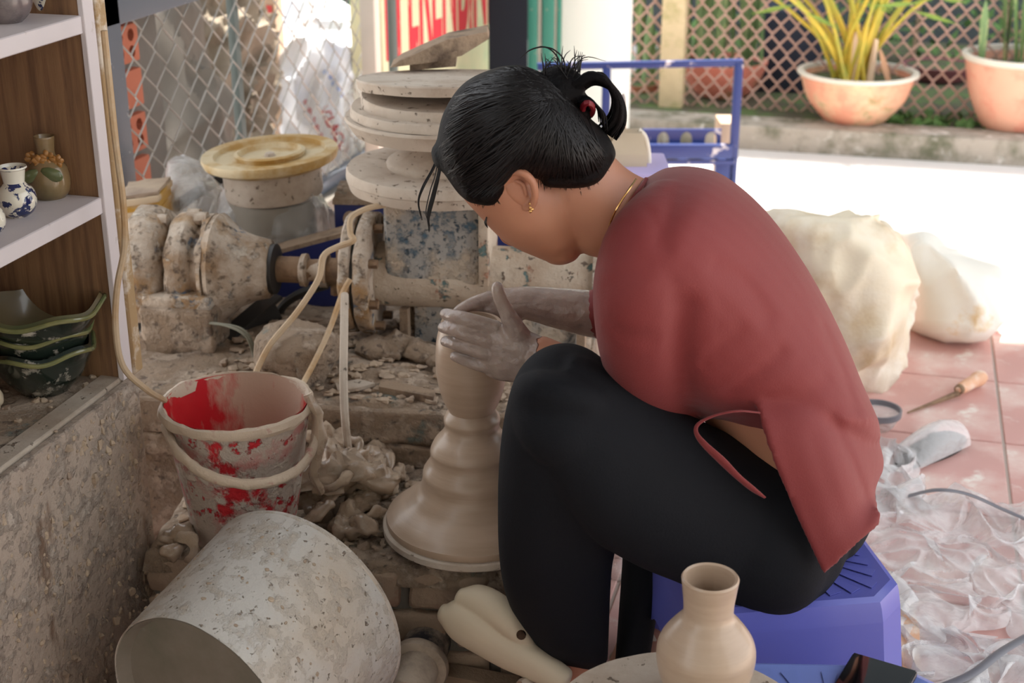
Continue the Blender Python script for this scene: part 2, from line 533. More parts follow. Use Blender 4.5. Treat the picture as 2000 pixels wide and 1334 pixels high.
m_green = M('green_gate_paint', lin(54, 138, 118), 0.45, [(lin(206, 196, 172), 26, 0.68, 0.03, 0.7, 0)], var=0.06)
m_whitewall = M('whitewash_flaking', lin(240, 240, 232), 0.85, [(lin(166, 148, 112), 13, 0.73, 0.02, 0.9, 0, (1, 1, 0.4)), (lin(150, 214, 190), 8, 0.72, 0.03, 0.9, 0, (1, 1, 0.3))], var=0.04)
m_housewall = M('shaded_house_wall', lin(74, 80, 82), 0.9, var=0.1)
m_concrete = M('yellowed_concrete_post', lin(226, 204, 166), 0.9, [(lin(190, 176, 130), 14, 0.58, 0.08, 0.9, 0.1)], bump=0.6)
m_terra = M('faded_terracotta', lin(234, 162, 134), 0.85, [(lin(226, 196, 160), 9, 0.55, 0.1, 0.9, 0.0), (lin(150, 138, 92), 8, 0.63, 0.06, 0.9, 0.0)], var=0.08, bump=0.3)
m_terra2 = M('salmon_pot', lin(238, 146, 126), 0.85, [(lin(176, 146, 106), 6, 0.6, 0.08, 0.9, 0, (1, 1, 2.5))], var=0.08)
m_terra3 = M('pale_peach_pot', lin(232, 176, 150), 0.85, [(lin(224, 138, 116), 7, 0.58, 0.1, 0.9, 0)], var=0.06)
m_maroon = M('maroon_pot', lin(140, 84, 92), 0.8, var=0.1)
m_potrim = M('chalky_rim', lin(226, 218, 204), 0.85, var=0.08)
m_snake = M('snake_plant_leaf', lin(120, 150, 96), 0.5, [(lin(196, 204, 140), 7, 0.58, 0.08, 0.5, 0, (6, 6, 1.2))], var=0.2, vscale=12)
m_palm = M('yellow_palm_stalk', lin(220, 190, 70), 0.5, [(lin(150, 170, 70), 9, 0.56, 0.12, 0.5, 0)], var=0.15)
m_palmleaf = M('palm_leaf', lin(150, 176, 84), 0.5, var=0.25, vscale=14)
m_palmbase = M('pale_palm_base', lin(236, 206, 176), 0.7, var=0.1)
m_deadleaf = M('dry_leaf', lin(196, 150, 116), 0.8, var=0.2)
m_navybox = M('dark_blue_tub', lin(46, 54, 74), 0.6, var=0.1)
m_brick = M('orange_hollow_brick', lin(198, 116, 88), 0.85, var=0.12, bump=0.4)
m_brickdark = M('dark_hollow', lin(40, 24, 20), 0.95)
m_mortar = M('grey_mortar', lin(120, 114, 106), 0.95, var=0.15, bump=0.8)
m_tarp = M('grey_brown_canvas', lin(160, 146, 128), 0.8, [(lin(120, 108, 92), 5, 0.55, 0.12, 0.8, 0)], var=0.15, bump=0.4, bscale=20)
m_tarpdark = M('dusty_dark_canvas', lin(122, 114, 104), 0.85, [(lin(146, 104, 60), 5, 0.68, 0.03, 0.8, 0, (1, 1, 0.3))], var=0.15)
m_card = M('brown_cardboard', lin(196, 168, 144), 0.85, var=0.06)
m_redprint = M('red_print', lin(200, 60, 58), 0.7, var=0.1)
m_greenprint = M('green_print', lin(70, 130, 100), 0.7, var=0.1)
m_blueprint = M('blue_print', lin(110, 150, 220), 0.7, var=0.1)
m_bagwhite = M('white_woven_bag', lin(236, 238, 244), 0.5, [(lin(206, 214, 232), 5, 0.56, 0.1, 0.5, 0.3)], var=0.04, bump=0.5, bscale=18)
m_sack = M('cream_plastic_sack', lin(234, 220, 194), 0.5, [(lin(196, 166, 120), 5, 0.58, 0.1, 0.6, 0.3), (lin(236, 228, 214), 4, 0.56, 0.1, 0.45, 0.2)], var=0.06, bump=0.5, bscale=16)
m_sack2 = M('white_plastic_sack', lin(240, 234, 222), 0.5, [(lin(222, 184, 120), 6, 0.66, 0.05, 0.6, 0.1)], var=0.04, bump=0.4, bscale=14)
m_yellow = M('dusty_yellow_plastic', lin(206, 158, 62), 0.6, [(lin(214, 192, 162), 9, 0.5, 0.05, 0.85, 0.3)], var=0.1)
m_cable = M('beige_cable', lin(196, 172, 142), 0.7, [(lin(176, 138, 92), 12, 0.55, 0.1, 0.7, 0)], var=0.1)
m_cablegrey = M('grey_green_cable', lin(140, 138, 122), 0.7, var=0.15)
m_darksteel = M('dark_steel', lin(52, 50, 48), 0.5, var=0.1)
m_scrapwood = M('grimy_wood', lin(166, 142, 118), 0.85, [(lin(96, 78, 64), 14, 0.56, 0.08, 0.9, 0.2)], stretch=(3, 3, 3), bump=0.8)
m_bluewhite = M('blue_on_white_glaze', lin(226, 218, 200), 0.12, [(lin(34, 44, 88), 80, 0.53, 0.012, 0.12, 0)], var=0.04, coat=0.8)
m_whiteglaze = M('white_glaze', lin(228, 222, 206), 0.12, var=0.03, coat=0.8)
m_brownglaze = M('olive_brown_glaze', lin(146, 120, 84), 0.25, [(lin(110, 98, 66), 7, 0.55, 0.1, 0.25, 0.1)], var=0.1, coat=0.5)
m_amber = M('amber_glaze', lin(176, 122, 62), 0.25, [(lin(110, 72, 34), 22, 0.56, 0.08, 0.25, 0.2)], coat=0.5)
m_leafglaze = M('green_leaf_glaze', lin(96, 104, 66), 0.25, [(lin(130, 126, 80), 10, 0.55, 0.1, 0.25, 0)], coat=0.5)
m_greyglaze = M('speckled_grey_glaze', lin(108, 96, 96), 0.25, [(lin(64, 56, 56), 40, 0.6, 0.05, 0.3, 0), (lin(140, 128, 124), 9, 0.58, 0.1, 0.25, 0)], coat=0.4)
m_bowlout = M('dark_green_glaze', lin(34, 44, 38), 0.18, [(lin(186, 178, 164), 18, 0.63, 0.03, 0.6, 0.1)], var=0.15, coat=0.6)
m_bowlin = M('olive_brown_bowl_glaze', lin(112, 98, 70), 0.25, [(lin(64, 78, 48), 5, 0.54, 0.12, 0.2, 0), (lin(200, 186, 170), 20, 0.71, 0.015, 0.7, 0.1)], var=0.15, coat=0.5)
m_toolwood = M('worn_tool_handle', lin(226, 176, 142), 0.6, [(lin(236, 222, 206), 20, 0.56, 0.08, 0.7, 0)], var=0.08)
m_tinted = M('grey_plastic_rim', lin(120, 118, 124), 0.35, var=0.08)
m_film = see_through('clear_plastic_film', (0.90, 0.88, 0.88, 1), 0.80, 0.12, bump=0.5)
m_film2 = see_through('milky_plastic_film', (0.80, 0.79, 0.77, 1), 0.82, 0.14, bump=1.0)
m_stile = M('pale_pine_strip', lin(176, 146, 106), 0.7, [(lin(214, 202, 186), 20, 0.56, 0.05, 0.8, 0.1)], var=0.12)
m_shirt = M('brick_red_cotton', lin(126, 43, 42), 0.66, [(lin(116, 39, 38), 3, 0.55, 0.2, 0.66, 0.1)], var=0.05, vscale=4, bump=0.12, bscale=500, spec=0.4, sheen=0.1)
m_trousers = M('black_trousers', lin(17, 18, 23), 0.85, var=0.06, bump=0.1, bscale=300, spec=0.25)
m_hair = M('black_hair', lin(11, 9, 10), 0.62, [(lin(34, 22, 18), 7, 0.6, 0.15, 0.55, 0.15)], var=0.1, stretch=(3, 3, 3), bump=0.5, bscale=60, spec=0.1)
m_strand = M('hair_strand', lin(20, 15, 15), 0.45, var=0.05, spec=0.3)
m_gold = M('gold', lin(216, 170, 110), 0.25, metal=1.0, var=0.02)
m_hairtie = M('dark_red_hair_tie', lin(120, 24, 34), 0.4, var=0.1)
m_sandal = M('worn_pale_sandal', lin(180, 164, 146), 0.6, var=0.1)

def skin_material():
    m = M('skin_and_slip', lin(190, 134, 104), 0.48, [(lin(176, 116, 90), 5, 0.55, 0.15, 0.5, 0)], var=0.05, bump=0.05, bscale=250, sss=0.12)
    N, L = m.node_tree.nodes, m.node_tree.links
    b = N['Principled BSDF']
    at_ = N.new('ShaderNodeAttribute'); at_.attribute_name = 'slip'
    # ragged edge of the dried slip
    nz = N.new('ShaderNodeTexNoise'); nz.inputs['Scale'].default_value = 60
    tc = N.new('ShaderNodeTexCoord'); L.new(tc.outputs['Object'], nz.inputs['Vector'])
    ad = N.new('ShaderNodeMath'); ad.operation = 'ADD'
    L.new(at_.outputs['Fac'], ad.inputs[0]); L.new(nz.outputs['Fac'], ad.inputs[1])
    mr = N.new('ShaderNodeMapRange'); mr.inputs['From Min'].default_value = 0.98; mr.inputs['From Max'].default_value = 1.04
    L.new(ad.outputs[0], mr.inputs['Value'])
    old = b.inputs['Base Color'].links[0].from_socket
    n2 = N.new('ShaderNodeTexNoise'); n2.inputs['Scale'].default_value = 45; n2.inputs['Detail'].default_value = 7
    L.new(tc.outputs['Object'], n2.inputs['Vector'])
    cr = N.new('ShaderNodeMix'); cr.data_type = 'RGBA'
    cr.inputs[6].default_value = lin(132, 116, 110); cr.inputs[7].default_value = lin(184, 164, 150)
    L.new(n2.outputs['Fac'], cr.inputs[0])
    mx = N.new('ShaderNodeMix'); mx.data_type = 'RGBA'
    L.new(mr.outputs['Result'], mx.inputs[0]); L.new(old, mx.inputs[6]); L.new(cr.outputs[2], mx.inputs[7])
    L.new(mx.outputs[2], b.inputs['Base Color'])
    rr = N.new('ShaderNodeMix'); L.new(mr.outputs['Result'], rr.inputs[0]); rr.inputs[2].default_value = 0.5; rr.inputs[3].default_value = 0.2
    L.new(rr.outputs[0], b.inputs['Roughness'])
    bp = N.new('ShaderNodeBump'); bp.inputs['Distance'].default_value = 0.006; bp.inputs['Strength'].default_value = 0.8
    ml = N.new('ShaderNodeMath'); ml.operation = 'MULTIPLY'
    L.new(mr.outputs['Result'], ml.inputs[0]); L.new(n2.outputs['Fac'], ml.inputs[1])
    L.new(ml.outputs[0], bp.inputs['Height']); L.new(bp.outputs['Normal'], b.inputs['Normal'])
    return m
m_skin = skin_material()
# ================================================================== SETTING

J = onz(1946, 745, 0.0)                          # a crossing of two tile joints
PITCHT = 0.30
fl = mk('floor', wbox(-1.6, 3.2, -1.6, 3.75, -0.08, -0.004), m_grout, kind='structure', smooth=False)
tag(fl, 'workshop floor of pinkish terracotta tiles with pale grout', None)
tile_me = None
for i in range(-8, 2):
    for j in range(-7, 3):
        x0, y0 = J[0] + i * PITCHT, J[1] + j * PITCHT
        if y0 < 0.75 or x0 < -1.3:
            continue
        if tile_me is None:
            t0 = mk('tile', wbox(x0 + .003, x0 + PITCHT - .003, y0 + .003, y0 + PITCHT - .003, -0.012, 0.0, 0.0015, 1), m_tile, fl, angle=30)
            tile_me = t0
        else:
            inst(tile_me, 'tile', (x0 + PITCHT / 2, y0 + PITCHT / 2, -0.012), fl)
rd_ = mk('ground', wbox(-7, 9, 3.75, 9, -0.1, -0.012), m_road, kind='structure', smooth=False)
tag(rd_, 'pale sunlit concrete lane outside the workshop', None)
rd2 = mk('ground', wbox(3.2, 9, -3, 3.75, -0.1, -0.012), m_road, kind='structure', smooth=False)
tag(rd2, 'pale sunlit concrete yard to the right', None)
rd3 = mk('ground', wbox(-7, -1.6, -3, 3.75, -0.1, -0.012), m_road, kind='structure', smooth=False)
tag(rd3, 'concrete yard behind the wire mesh wall', None)
ce = mk('ceiling', wbox(-1.5, 0.92, -1.8, 4.1, 2.5, 2.56), m_housewall, kind='structure', smooth=False)  # out of view; edges placed to steer sun and skylight into the room
tag(ce, 'unseen workshop roof overhead, edges cut to shape the light', None)
wb = mk('light_block_back', wbox(-1.5, 1.1, -1.7, -1.6, 0, 2.5), m_whitewall, kind='structure', smooth=False)  # unseen, added to keep light off the left side
tag(wb, 'unseen plain wall behind the viewer, added to darken the left side', None)
ws = mk('light_block_side', wbox(1.0, 1.1, -1.6, 0.55, 0, 2.5), m_whitewall, kind='structure', smooth=False)  # unseen, added to cut the fill light from the camera side
tag(ws, 'unseen plain side wall added right of the viewer to block light', None)
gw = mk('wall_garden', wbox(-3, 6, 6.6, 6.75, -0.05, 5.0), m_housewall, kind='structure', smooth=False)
tag(gw, 'shaded house wall behind the potted plants', None)

# kerb and verge on the far side of the lane
K0 = onz(1700, 300, 0.0)
KY = K0[1]
k_parts = [subdiv(wbox(-1.0, 3.6, KY, KY + 0.16, -0.05, 0.07, 0.012, 2), 0)]
kb = mk('kerb', k_parts[0], m_kerb, kind='structure')
tag(kb, 'weathered concrete kerb along the far side of the lane', None)
vg = mk('verge', wbox(-1.0, 3.6, KY + 0.16, KY + 1.95, -0.05, 0.06), m_soil, kind='structure', smooth=False)
tag(vg, 'mossy strip of soil under the garden fence', None)
# weeds along the fence foot: uncountable
wv = []
for i in range(900):
    x, y = rng.uniform(-0.2, 3.0), KY + 0.17 + abs(rng.normal(0, 0.10))
    h = rng.uniform(0.012, 0.035)
    a = rng.uniform(0, 6.28)
    c, s = math.cos(a) * 0.012, math.sin(a) * 0.012
    lx, ly = rng.normal(0, 0.012, 2)
    n0 = np.array([x, y, 0.058])
    wv.append(([n0 + [-c, -s, 0], n0 + [c, s, 0], n0 + [c + lx, s + ly, h * .7], n0 + [lx * 1.6, ly * 1.6, h], n0 + [-c + lx, -s + ly, h * .7]], [(0, 1, 2, 3, 4)]))
gr = mk('weeds', join(*wv), m_grass, kind='stuff', smooth=False)
tag(gr, 'low green weeds growing along the kerb below the fence', 'weeds')

# ---- garden chain-link fence (each zigzag wire is one piece)
def chain_link(root, P0, DX, ncols, cw, z0, ch, nrow, wr, mat, seg=5):
    """vertical zigzag wires woven side by side along direction DX from P0"""
    DX = nrm(DX)
    DN = nrm(np.cross(DX, ZZ))
    srcs = []
    for c in range(ncols):
        if c < 2:
            pts = []
            for k in range(nrow * 2 + 1):
                side = 1 if (k % 2 == 0) else -1
                off = side * cw / 2 * (1 if c % 2 == 0 else -1)
                z = z0 + k * ch / 2
                base = P0 + DX * (c * cw + cw / 2 + off) + ZZ * (z - P0[2])
                # small hook around the neighbour's bend
                pts.append(base - ZZ * ch * 0.045 + DN * wr * 1.2 * side)
                pts.append(base + ZZ * ch * 0.045 - DN * wr * 1.2 * side)
            w = mk('wire', tube(pts, wr, n=seg, cap=False), mat, root, origin=P0 + DX * c * cw)
            srcs.append(w)
        else:
            inst(srcs[c % 2], 'wire', P0 + DX * c * cw, root)
FY = KY + 0.30
fd = thing('chain_link_fence', 'rusty brown chain-link garden fence in front of the terracotta pots', 'fence', (0.6, FY, 0.06))
gx0 = -1.05
chain_link(fd, np.array([gx0, FY, 0.05]), EX, 124, 0.0275, 0.05, 0.068, 9, 0.004, m_rustwire, 5)
mk('line_wire', tube([(gx0, FY, 0.58), (2.4, FY, 0.58)], 0.004, n=6), m_rustwire, fd)
# concrete fence post
cp = onz(1288, 236, 0.06)
pw = 0.085
po = mk('concrete_post', displace(subdiv(wbox(cp[0] - pw / 2, cp[0] + pw / 2, FY - 0.05, FY + 0.035, 0.04, 1.2, 0.006, 2), 2), 0.004, 12), m_concrete)
tag(po, 'yellowed square concrete post standing in the garden fence', 'post')

# ---- garden pots
def pot(name, label, px0, px1, pyrim, pybase, dist, mat, rim=True, basefrac=0.55, gtag='terracotta pots behind the garden fence'):
    cx = (px0 + px1) / 2
    C = at(cx, pybase, dist)
    r = (px1 - px0) / 2 * mpp(pyrim, dist)
    ztop = at(cx, pyrim, dist)[2]
    z0 = 0.06
    H = ztop - z0
    root = thing(name, label, 'pot', (C[0], C[1], z0), gtag)
    prof = [(0.001, 0), (r * basefrac, 0), (r * (basefrac + .1), H * .08), (r * .82, H * .45), (r * .93, H * .8), (r * .96, H * .93)]
    outer = smoothprof(prof[2:], 4)
    prof = [(0.001, 0), (r * basefrac, 0)] + outer + [(r * .9, H * .93), (r * .82, H * .6), (0.001, H * .6)]
    mk('body', lathe(prof, (C[0], C[1], z0), n=40, cap=False), mat, root)
    if rim:
        mk('rim', lathe([(r * .9, H * .92), (r * .97, H * .92), (r * 1.02, H * .95), (r * 1.02, H), (r * .92, H), (r * .9, H * .92)], (C[0], C[1], z0), n=40, cap=False), m_potrim, root)
    mk('soil', lathe([(0.001, H * .84), (r * .9, H * .82)], (C[0], C[1], z0), n=30, cap=False), m_soil, root, smooth=False)
    return np.array([C[0], C[1], z0 + H * .83]), r
D0 = float(np.dot(np.array([1.0, FY, 0]), HF)) + 0.3
p_salmon, r_salmon = pot('terracotta_pot', 'salmon flared pot behind the blue steel frame', 1318, 1497, 112, 228, D0 + 0.32, m_terra2, rim=False, basefrac=.5)
p_bowl, r_bowl = pot('terracotta_pot', 'wide terracotta bowl pot with chalky rim holding the yellow palm', 1553, 1782, 138, 232, D0 - 0.12, m_terra, basefrac=.45)
p_peach, r_peach = pot('terracotta_pot', 'large pale peach pot cut by the right edge', 1868, 2090, 105, 240, D0 - 0.22, m_terra3, basefrac=.5)
p_mar, r_mar = pot('plant_pot', 'maroon pot standing deeper in the shade between two pale pots', 1755, 1905, 122, 186, D0 + 0.6, m_maroon, rim=False)
p_small, r_small = pot('terracotta_pot', 'mossy brown pot left of the concrete post', 1200, 1290, 160, 232, D0 + 0.42, m_terra2, rim=False, basefrac=.7)
nb = at(1535, 198, D0 + 0.45)
tb = mk('plant_tub', wbox(nb[0] - .11, nb[0] + .12, nb[1] - .1, nb[1] + .1, 0.06, 0.36, 0.01), m_navybox)
tag(tb, 'dark blue tub in the shade behind the garden fence', 'tub')

# ---- plants
def blade(P, h, w, lean, tw, bend=0.0):
    """upright strap leaf"""
    L_ = []
    n = 6
    for i in range(n + 1):
        t = i / n
        ww = w * (0.55 + 0.9 * t) * (1 - t ** 4) + 0.0008
        c = np.array([lean[0] * t * h + bend * t * t * math.cos(tw), lean[1] * t * h + bend * t * t * math.sin(tw), h * t])
        s = np.array([math.cos(tw + t * .5), math.sin(tw + t * .5), 0])
        q = np.array([-s[1], s[0], 0]) * ww * 0.35
        L_.append([P + c - s * ww, P + c + q, P + c + s * ww])
    V, F = sheet(L_)
    n3 = len(V)
    V2 = V + [tuple(np.array(v) - np.array([0, 0.003, 0])) for v in V]
    F2 = F + [tuple(n3 + i for i in f[::-1]) for f in F]
    return V2, F2
def snake_plant(C, r, n, hmin, hmax, label, seed, pos):
    rs = np.random.default_rng(seed)
    root = thing('snake_plant', label, 'plant', C, 'potted plants behind the garden fence')
    for i in range(n):
        a, q = rs.uniform(0, 6.28), r * math.sqrt(rs.uniform(0, 1)) * pos
        P = C + np.array([math.cos(a) * q, math.sin(a) * q * .7, 0])
        mk('leaf', blade(P, rs.uniform(hmin, hmax), rs.uniform(.012, .02), (rs.normal(0, .07), rs.normal(0, .05)), rs.uniform(0, 6.28)), m_snake, root)
snake_plant(p_salmon, r_salmon, 26, .22, .5, 'dense snake plant with upright striped leaves in the salmon pot', 3, 1.0)
snake_plant(p_peach, r_peach, 16, .2, .5, 'snake plant with pale upright leaves in the peach pot', 4, .95)
snake_plant(p_small, r_small, 8, .2, .4, 'snake plant half hidden behind the concrete post', 5, .9)
root = thing('palm_plant', 'clumping palm with bright yellow stalks in the terracotta bowl', 'plant', p_bowl, 'potted plants behind the garden fence')
rs = np.random.default_rng(11)
for i in range(26):
    a = rs.uniform(0, 6.28)
    q = r_bowl * .3 * math.sqrt(rs.uniform(0, 1))
    P = p_bowl + np.array([math.cos(a) * q - .02, math.sin(a) * q, 0])
    lean = np.array([rs.normal(0, .38), rs.normal(0, .2), 1.0])
    h = rs.uniform(.3, .55)
    pts = [P, P + lean * h * .35, P + lean * np.array([1.3, 1.3, 1]) * h * .7, P + lean * np.array([1.7, 1.7, 1]) * h]
    mk('stalk', tube(pts, [.0085, .007, .0055, .003], n=6, k=2), m_palm, root)
    if i % 2 == 0:
        for s_ in range(5):
            B = pts[2] + (pts[3] - pts[2]) * s_ / 4
            sd_ = -1 if s_ % 2 else 1
            tip = B + np.array([sd_ * rs.uniform(.06, .16), rs.normal(0, .03), rs.uniform(-.06, .08)])
            mk('leaf', blade_leaf := (lambda B, T: ([tuple(B), tuple((B + T) / 2 + [0, 0, .008]), tuple(T), tuple((B + T) / 2 - [0, 0, .008]), tuple((B + T) / 2 + [0, .006, 0])], [(0, 1, 4), (1, 2, 4), (2, 3, 4), (3, 0, 4)]))(B, tip), m_palmleaf, root)
mk('stem_base', tube([p_bowl + [-.01, -.02, -.01], p_bowl + [-.012, -.02, .07], p_bowl + [-.012, -.02, .16]], [.02, .018, .012], n=10, k=2), m_palmbase, root)
mk('stem_base', tube([p_bowl + [.04, -.02, -.01], p_bowl + [.045, -.02, .07], p_bowl + [.05, -.02, .14]], [.014, .012, .008], n=10, k=2), m_palmbase, root)
mk('dead_leaf', blade(p_bowl + np.array([.11, -.06, -.01]), .13, .012, (-.35, 0), .4), m_deadleaf, root)
rs = np.random.default_rng(21)
for i, (px, py, dd, h, nm, lb) in enumerate([(1590, 40, D0 + .75, .5, 'shrub', 'green leafy shrub in the shade left of the palm'), (1790, 30, D0 + .85, .55, 'shrub', 'loose green foliage behind the maroon pot'), (1420, 20, D0 + .9, .6, 'shrub', 'dark green shrub behind the dense snake plant'), (1960, 40, D0 + .9, .6, 'shrub', 'dark shrub behind the peach pot')]):
    c = at(px, py, dd)
    c[2] = 0.06
    root = thing(nm, lb, 'shrub', c, 'potted plants behind the garden fence')
    parts = []
    for q in range(150):
        P = c + np.array([rs.normal(0, .13), rs.normal(0, .1), abs(rs.normal(.22, .16))])
        a, b = rs.uniform(0, 6.28), rs.uniform(-.6, .9)
        d_ = np.array([math.cos(a) * math.cos(b), math.sin(a) * math.cos(b), math.sin(b)])
        s_ = nrm(np.cross(d_, ZZ + .01)) * .016
        L2 = rs.uniform(.05, .09)
        parts.append(([P, P + d_ * L2 * .5 + s_, P + d_ * L2, P + d_ * L2 * .5 - s_], [(0, 1, 2, 3)]))
    mk('foliage', join(*parts), m_grass, root, smooth=False, kind='stuff')
    mk('stem', tube([c, c + [.01, 0, .2], c + [0, .01, .4]], [.012, .01, .006], n=6), m_scrapwood, root)

# ================================================================== FAR LEFT: lettered wall, column, gate
LA, LB = at(770, 108, 4.13), at(900, 60, 4.55)
ldir = nrm((LB - LA) * [1, 1, 0])
lnor = np.cross(ldir, ZZ)
if np.dot(lnor, CAM - LA) < 0: lnor = -lnor
Lz = LA[2]
L0 = LA - ldir * 0.07
L1 = LA + ldir * 0.70
for q in (L0, L1): q[2] = 0
wl = mk('wall_left', obox((L0 + L1) / 2 - lnor * .05 + ZZ * .75, (L1 - L0) / 2, lnor * .05, ZZ * .78), m_cream_wall, kind='structure', smooth=False)
tag(wl, 'cream stained yard wall with red lettering', None)
# painted red lettering, flat on the wall
cu = bpy.data.curves.new('lettering', 'FONT')
cu.body = 'EPERENBINE'
cu.size = 1.0
cu.extrude = 0.002
cu.offset = 0.02
fo = bpy.data.objects.new('tmpf', cu)
COL.objects.link(fo)
dg = bpy.context.evaluated_depsgraph_get()
tme = fo.evaluated_get(dg).to_mesh()
TV = np.array([v.co[:] for v in tme.vertices]); TF = [tuple(p.vertices) for p in tme.polygons]
fo.evaluated_get(dg).to_mesh_clear()
bpy.data.objects.remove(fo)
wx = 0.78 / (TV[:, 0].max() - TV[:, 0].min())
TV2 = [LA - ldir * .05 + ldir * (v[0] - TV[:, 0].min()) * wx + ZZ * (v[1] * .55 + .002) + lnor * (.0015 + v[2] * .5) for v in TV]
mk('lettering', (TV2, TF), m_redpaint, wl, smooth=False, label='faded red painted capital letters')
pg = at(768, 120, 3.95)
p_ = mk('steel_post', tube([(pg[0], pg[1], -.01), (pg[0], pg[1], 1.3)], .013, n=10), m_post)
tag(p_, 'thin pale grey post in front of the red lettering', 'post')
pg = at(728, 200, 3.75)
p_ = mk('mesh_post', wbox(pg[0] - .02, pg[0] + .02, pg[1] - .02, pg[1] + .02, -.01, 1.3, .003), m_potrim)
tag(p_, 'whitewashed post at the far end of the wire mesh wall', 'post')
# dark column and green gate leaf, whitewashed pier
c0, c1 = at(955, 125, 4.5), at(1030, 125, 4.5)
w = np.linalg.norm(c1 - c0)
cc = (c0 + c1) / 2; cc[2] = 0
dc = mk('steel_column', join(obox(cc + ZZ * .9, RT * w / 2, HF * .05, ZZ * .91, .004), obox(cc + ZZ * .02, RT * w * .65, HF * .08, ZZ * .02)), m_darkcol)
tag(dc, 'dark slate painted steel column beside the green gate', 'column')
g0, g1 = at(1031, 100, 4.6), at(1096, 100, 4.6)
gate = thing('metal_gate', 'narrow green metal gate leaf next to the dark column', 'gate', ((g0 + g1) / 2) * [1, 1, 0])
for a, b, z0 in ((0.0, .28, 0), (.42, .78, .0), (.86, 1.0, .0)):
    A = g0 + (g1 - g0) * a; B = g0 + (g1 - g0) * b
    A = A * [1, 1, 0]; B = B * [1, 1, 0]
    mk('stile', obox((A + B) / 2 + ZZ * .7, (B - A) / 2, HF * .015, ZZ * .7, .003), m_green, gate)
for a in (.35, .82):
    A = (g0 + (g1 - g0) * a) * [1, 1, 0]
    mk('rod', tube([A, A + ZZ * 1.4], .007, n=8), m_potrim, gate)
for z in (.03, 1.2):
    mk('rail', bar(g0 * [1, 1, 0] + ZZ * z, g1 * [1, 1, 0] + ZZ * z, .012, .03), m_green, gate)
w0, w1 = at(1097, 100, 4.72), at(1233, 100, 4.72)
w0, w1 = w0 * [1, 1, 0], w1 * [1, 1, 0]
wr_ = mk('wall_right', obox((w0 + w1) / 2 + ZZ * .75 + HF * .06, (w1 - w0) / 2, HF * .06, ZZ * .77, .004), m_whitewall, kind='structure')
tag(wr_, 'whitewashed flaking pier at the lane', None)
# green barred window beyond the bags
g0, g1 = at(600, 62, 5.2), at(735, 62, 5.2)
zb, zt = g0[2], g0[2] + .5
gq = thing('window_grille', 'green painted window grille behind the white bag', 'grille', ((g0 + g1) / 2) * [1, 1, 0] + ZZ * zb)
dirg = nrm((g1 - g0) * [1, 1, 0])
mk('sill', obox((g0 + g1) / 2 + ZZ * .02, (g1 - g0) / 2 * [1, 1, 0], HF * .03, ZZ * .022), m_green, gq)
for i in range(7):
    A = g0 + (g1 - g0) * (i / 6)
    mk('bar', tube([A * [1, 1, 0] + ZZ * zb, A * [1, 1, 0] + ZZ * zt], .011, n=8), m_green, gq)
mk('dark_pane', obox((g0 + g1) / 2 + HF * .05 + ZZ * .27, (g1 - g0) / 2 * [1, 1, 0], HF * .004, ZZ * .25), m_darksteel, gq)
bw0, bw1 = at(200, 62, 5.5), at(745, 62, 5.5)
w4 = mk('wall_far', obox(((bw0 + bw1) / 2) * [1, 1, 0] + ZZ * .7, ((bw1 - bw0) / 2) * [1, 1, 0], HF * .04, ZZ * .72), m_whitewall, kind='structure', smooth=False)
tag(w4, 'whitewashed yard wall far behind the bags', None)

# ================================================================== WIRE MESH WALL (left)
FX = -1.38
def fy(px, py=200):
    return onX(px, py, FX)[1]
Y0, Y1 = fy(232), fy(738)
mf = thing('wire_mesh_wall', 'galvanised chain-link mesh wall between the shelf and the yard', 'fence', (FX, (Y0 + Y1) / 2, 0.0))
cw_, ch_ = 0.083, 0.078
cw_ = cw_ / 2
ncol = int((Y1 - Y0) / cw_) + 1
chain_link(mf, np.array([FX, Y0 - .06, .2]), EY, ncol, cw_, .2, ch_, 14, .0018, m_wire, 6)
pcol = onX(228, 200, FX)
mk('frame_post', wbox(FX - .03, FX + .03, Y0 - .07, Y0 - .015, 0, 1.3, .004), m_greysteel, mf)
zb = onX(290, 22, FX)[2]
mk('top_beam', wbox(FX - .03, FX + .03, Y0 - .07, Y1, zb, zb + .07, .004), m_greysteel, mf)
pp = onX(480, 150, FX)
mk('mid_post', wbox(FX - .030, FX - .012, pp[1] - .012, pp[1] + .012, 0, 1.3, .003), m_post, mf)
mk('foot_rail', wbox(FX - .015, FX + .015, Y0, Y1, .17, .2, .003), m_greysteel, mf)
lw = mk('trim_1', wbox(FX - .06, FX + .05, Y0 - .07, Y1 + .1, -.01, .17), m_mortar, kind='structure', smooth=False)
tag(lw, 'low mortar footing under the wire mesh', None)

# hollow brick pier just behind the mesh
bp0 = at(222, 330, float(np.dot(np.array([FX - .1, Y0 + .12, 0]), HF)))
pier = thing('brick_pier', 'pier of orange hollow bricks seen through the mesh beside the shelf', 'brickwork', (FX - .12, Y0 + .14, 0))
bw_, bh_ = .105, .074
z = .0
mk('mortar', wbox(FX - .19, FX - .075, Y0 + .075, Y0 + .3, 0, 1.1), m_mortar, pier, smooth=False)
def hollow_brick(z, holes):
    b = wbox(FX - .185, FX - .06, Y0 + .055, Y0 + .2, z, z + bh_, .004, 2)
    if holes:
        for hx in (-.155, -.122, -.089):
            for hz in (.022, .052):
                b = cut(b, tube([(FX + hx, Y0 + .03, z + hz), (FX + hx, Y0 + .16, z + hz)], .0125, n=10))
        for hy in (.085, .128, .171):
            for hz in (.021, .053):
                b = cut(b, tube([(FX - .03, Y0 + hy, z + hz), (FX - .078, Y0 + hy, z + hz)], .0125, n=10))
    return b
k = 0
z = .02
while z < 1.05:
    b = mk('brick', hollow_brick(z, k % 2 == 1), m_brick, pier, angle=30)
    z += bh_ + .014
    k += 1

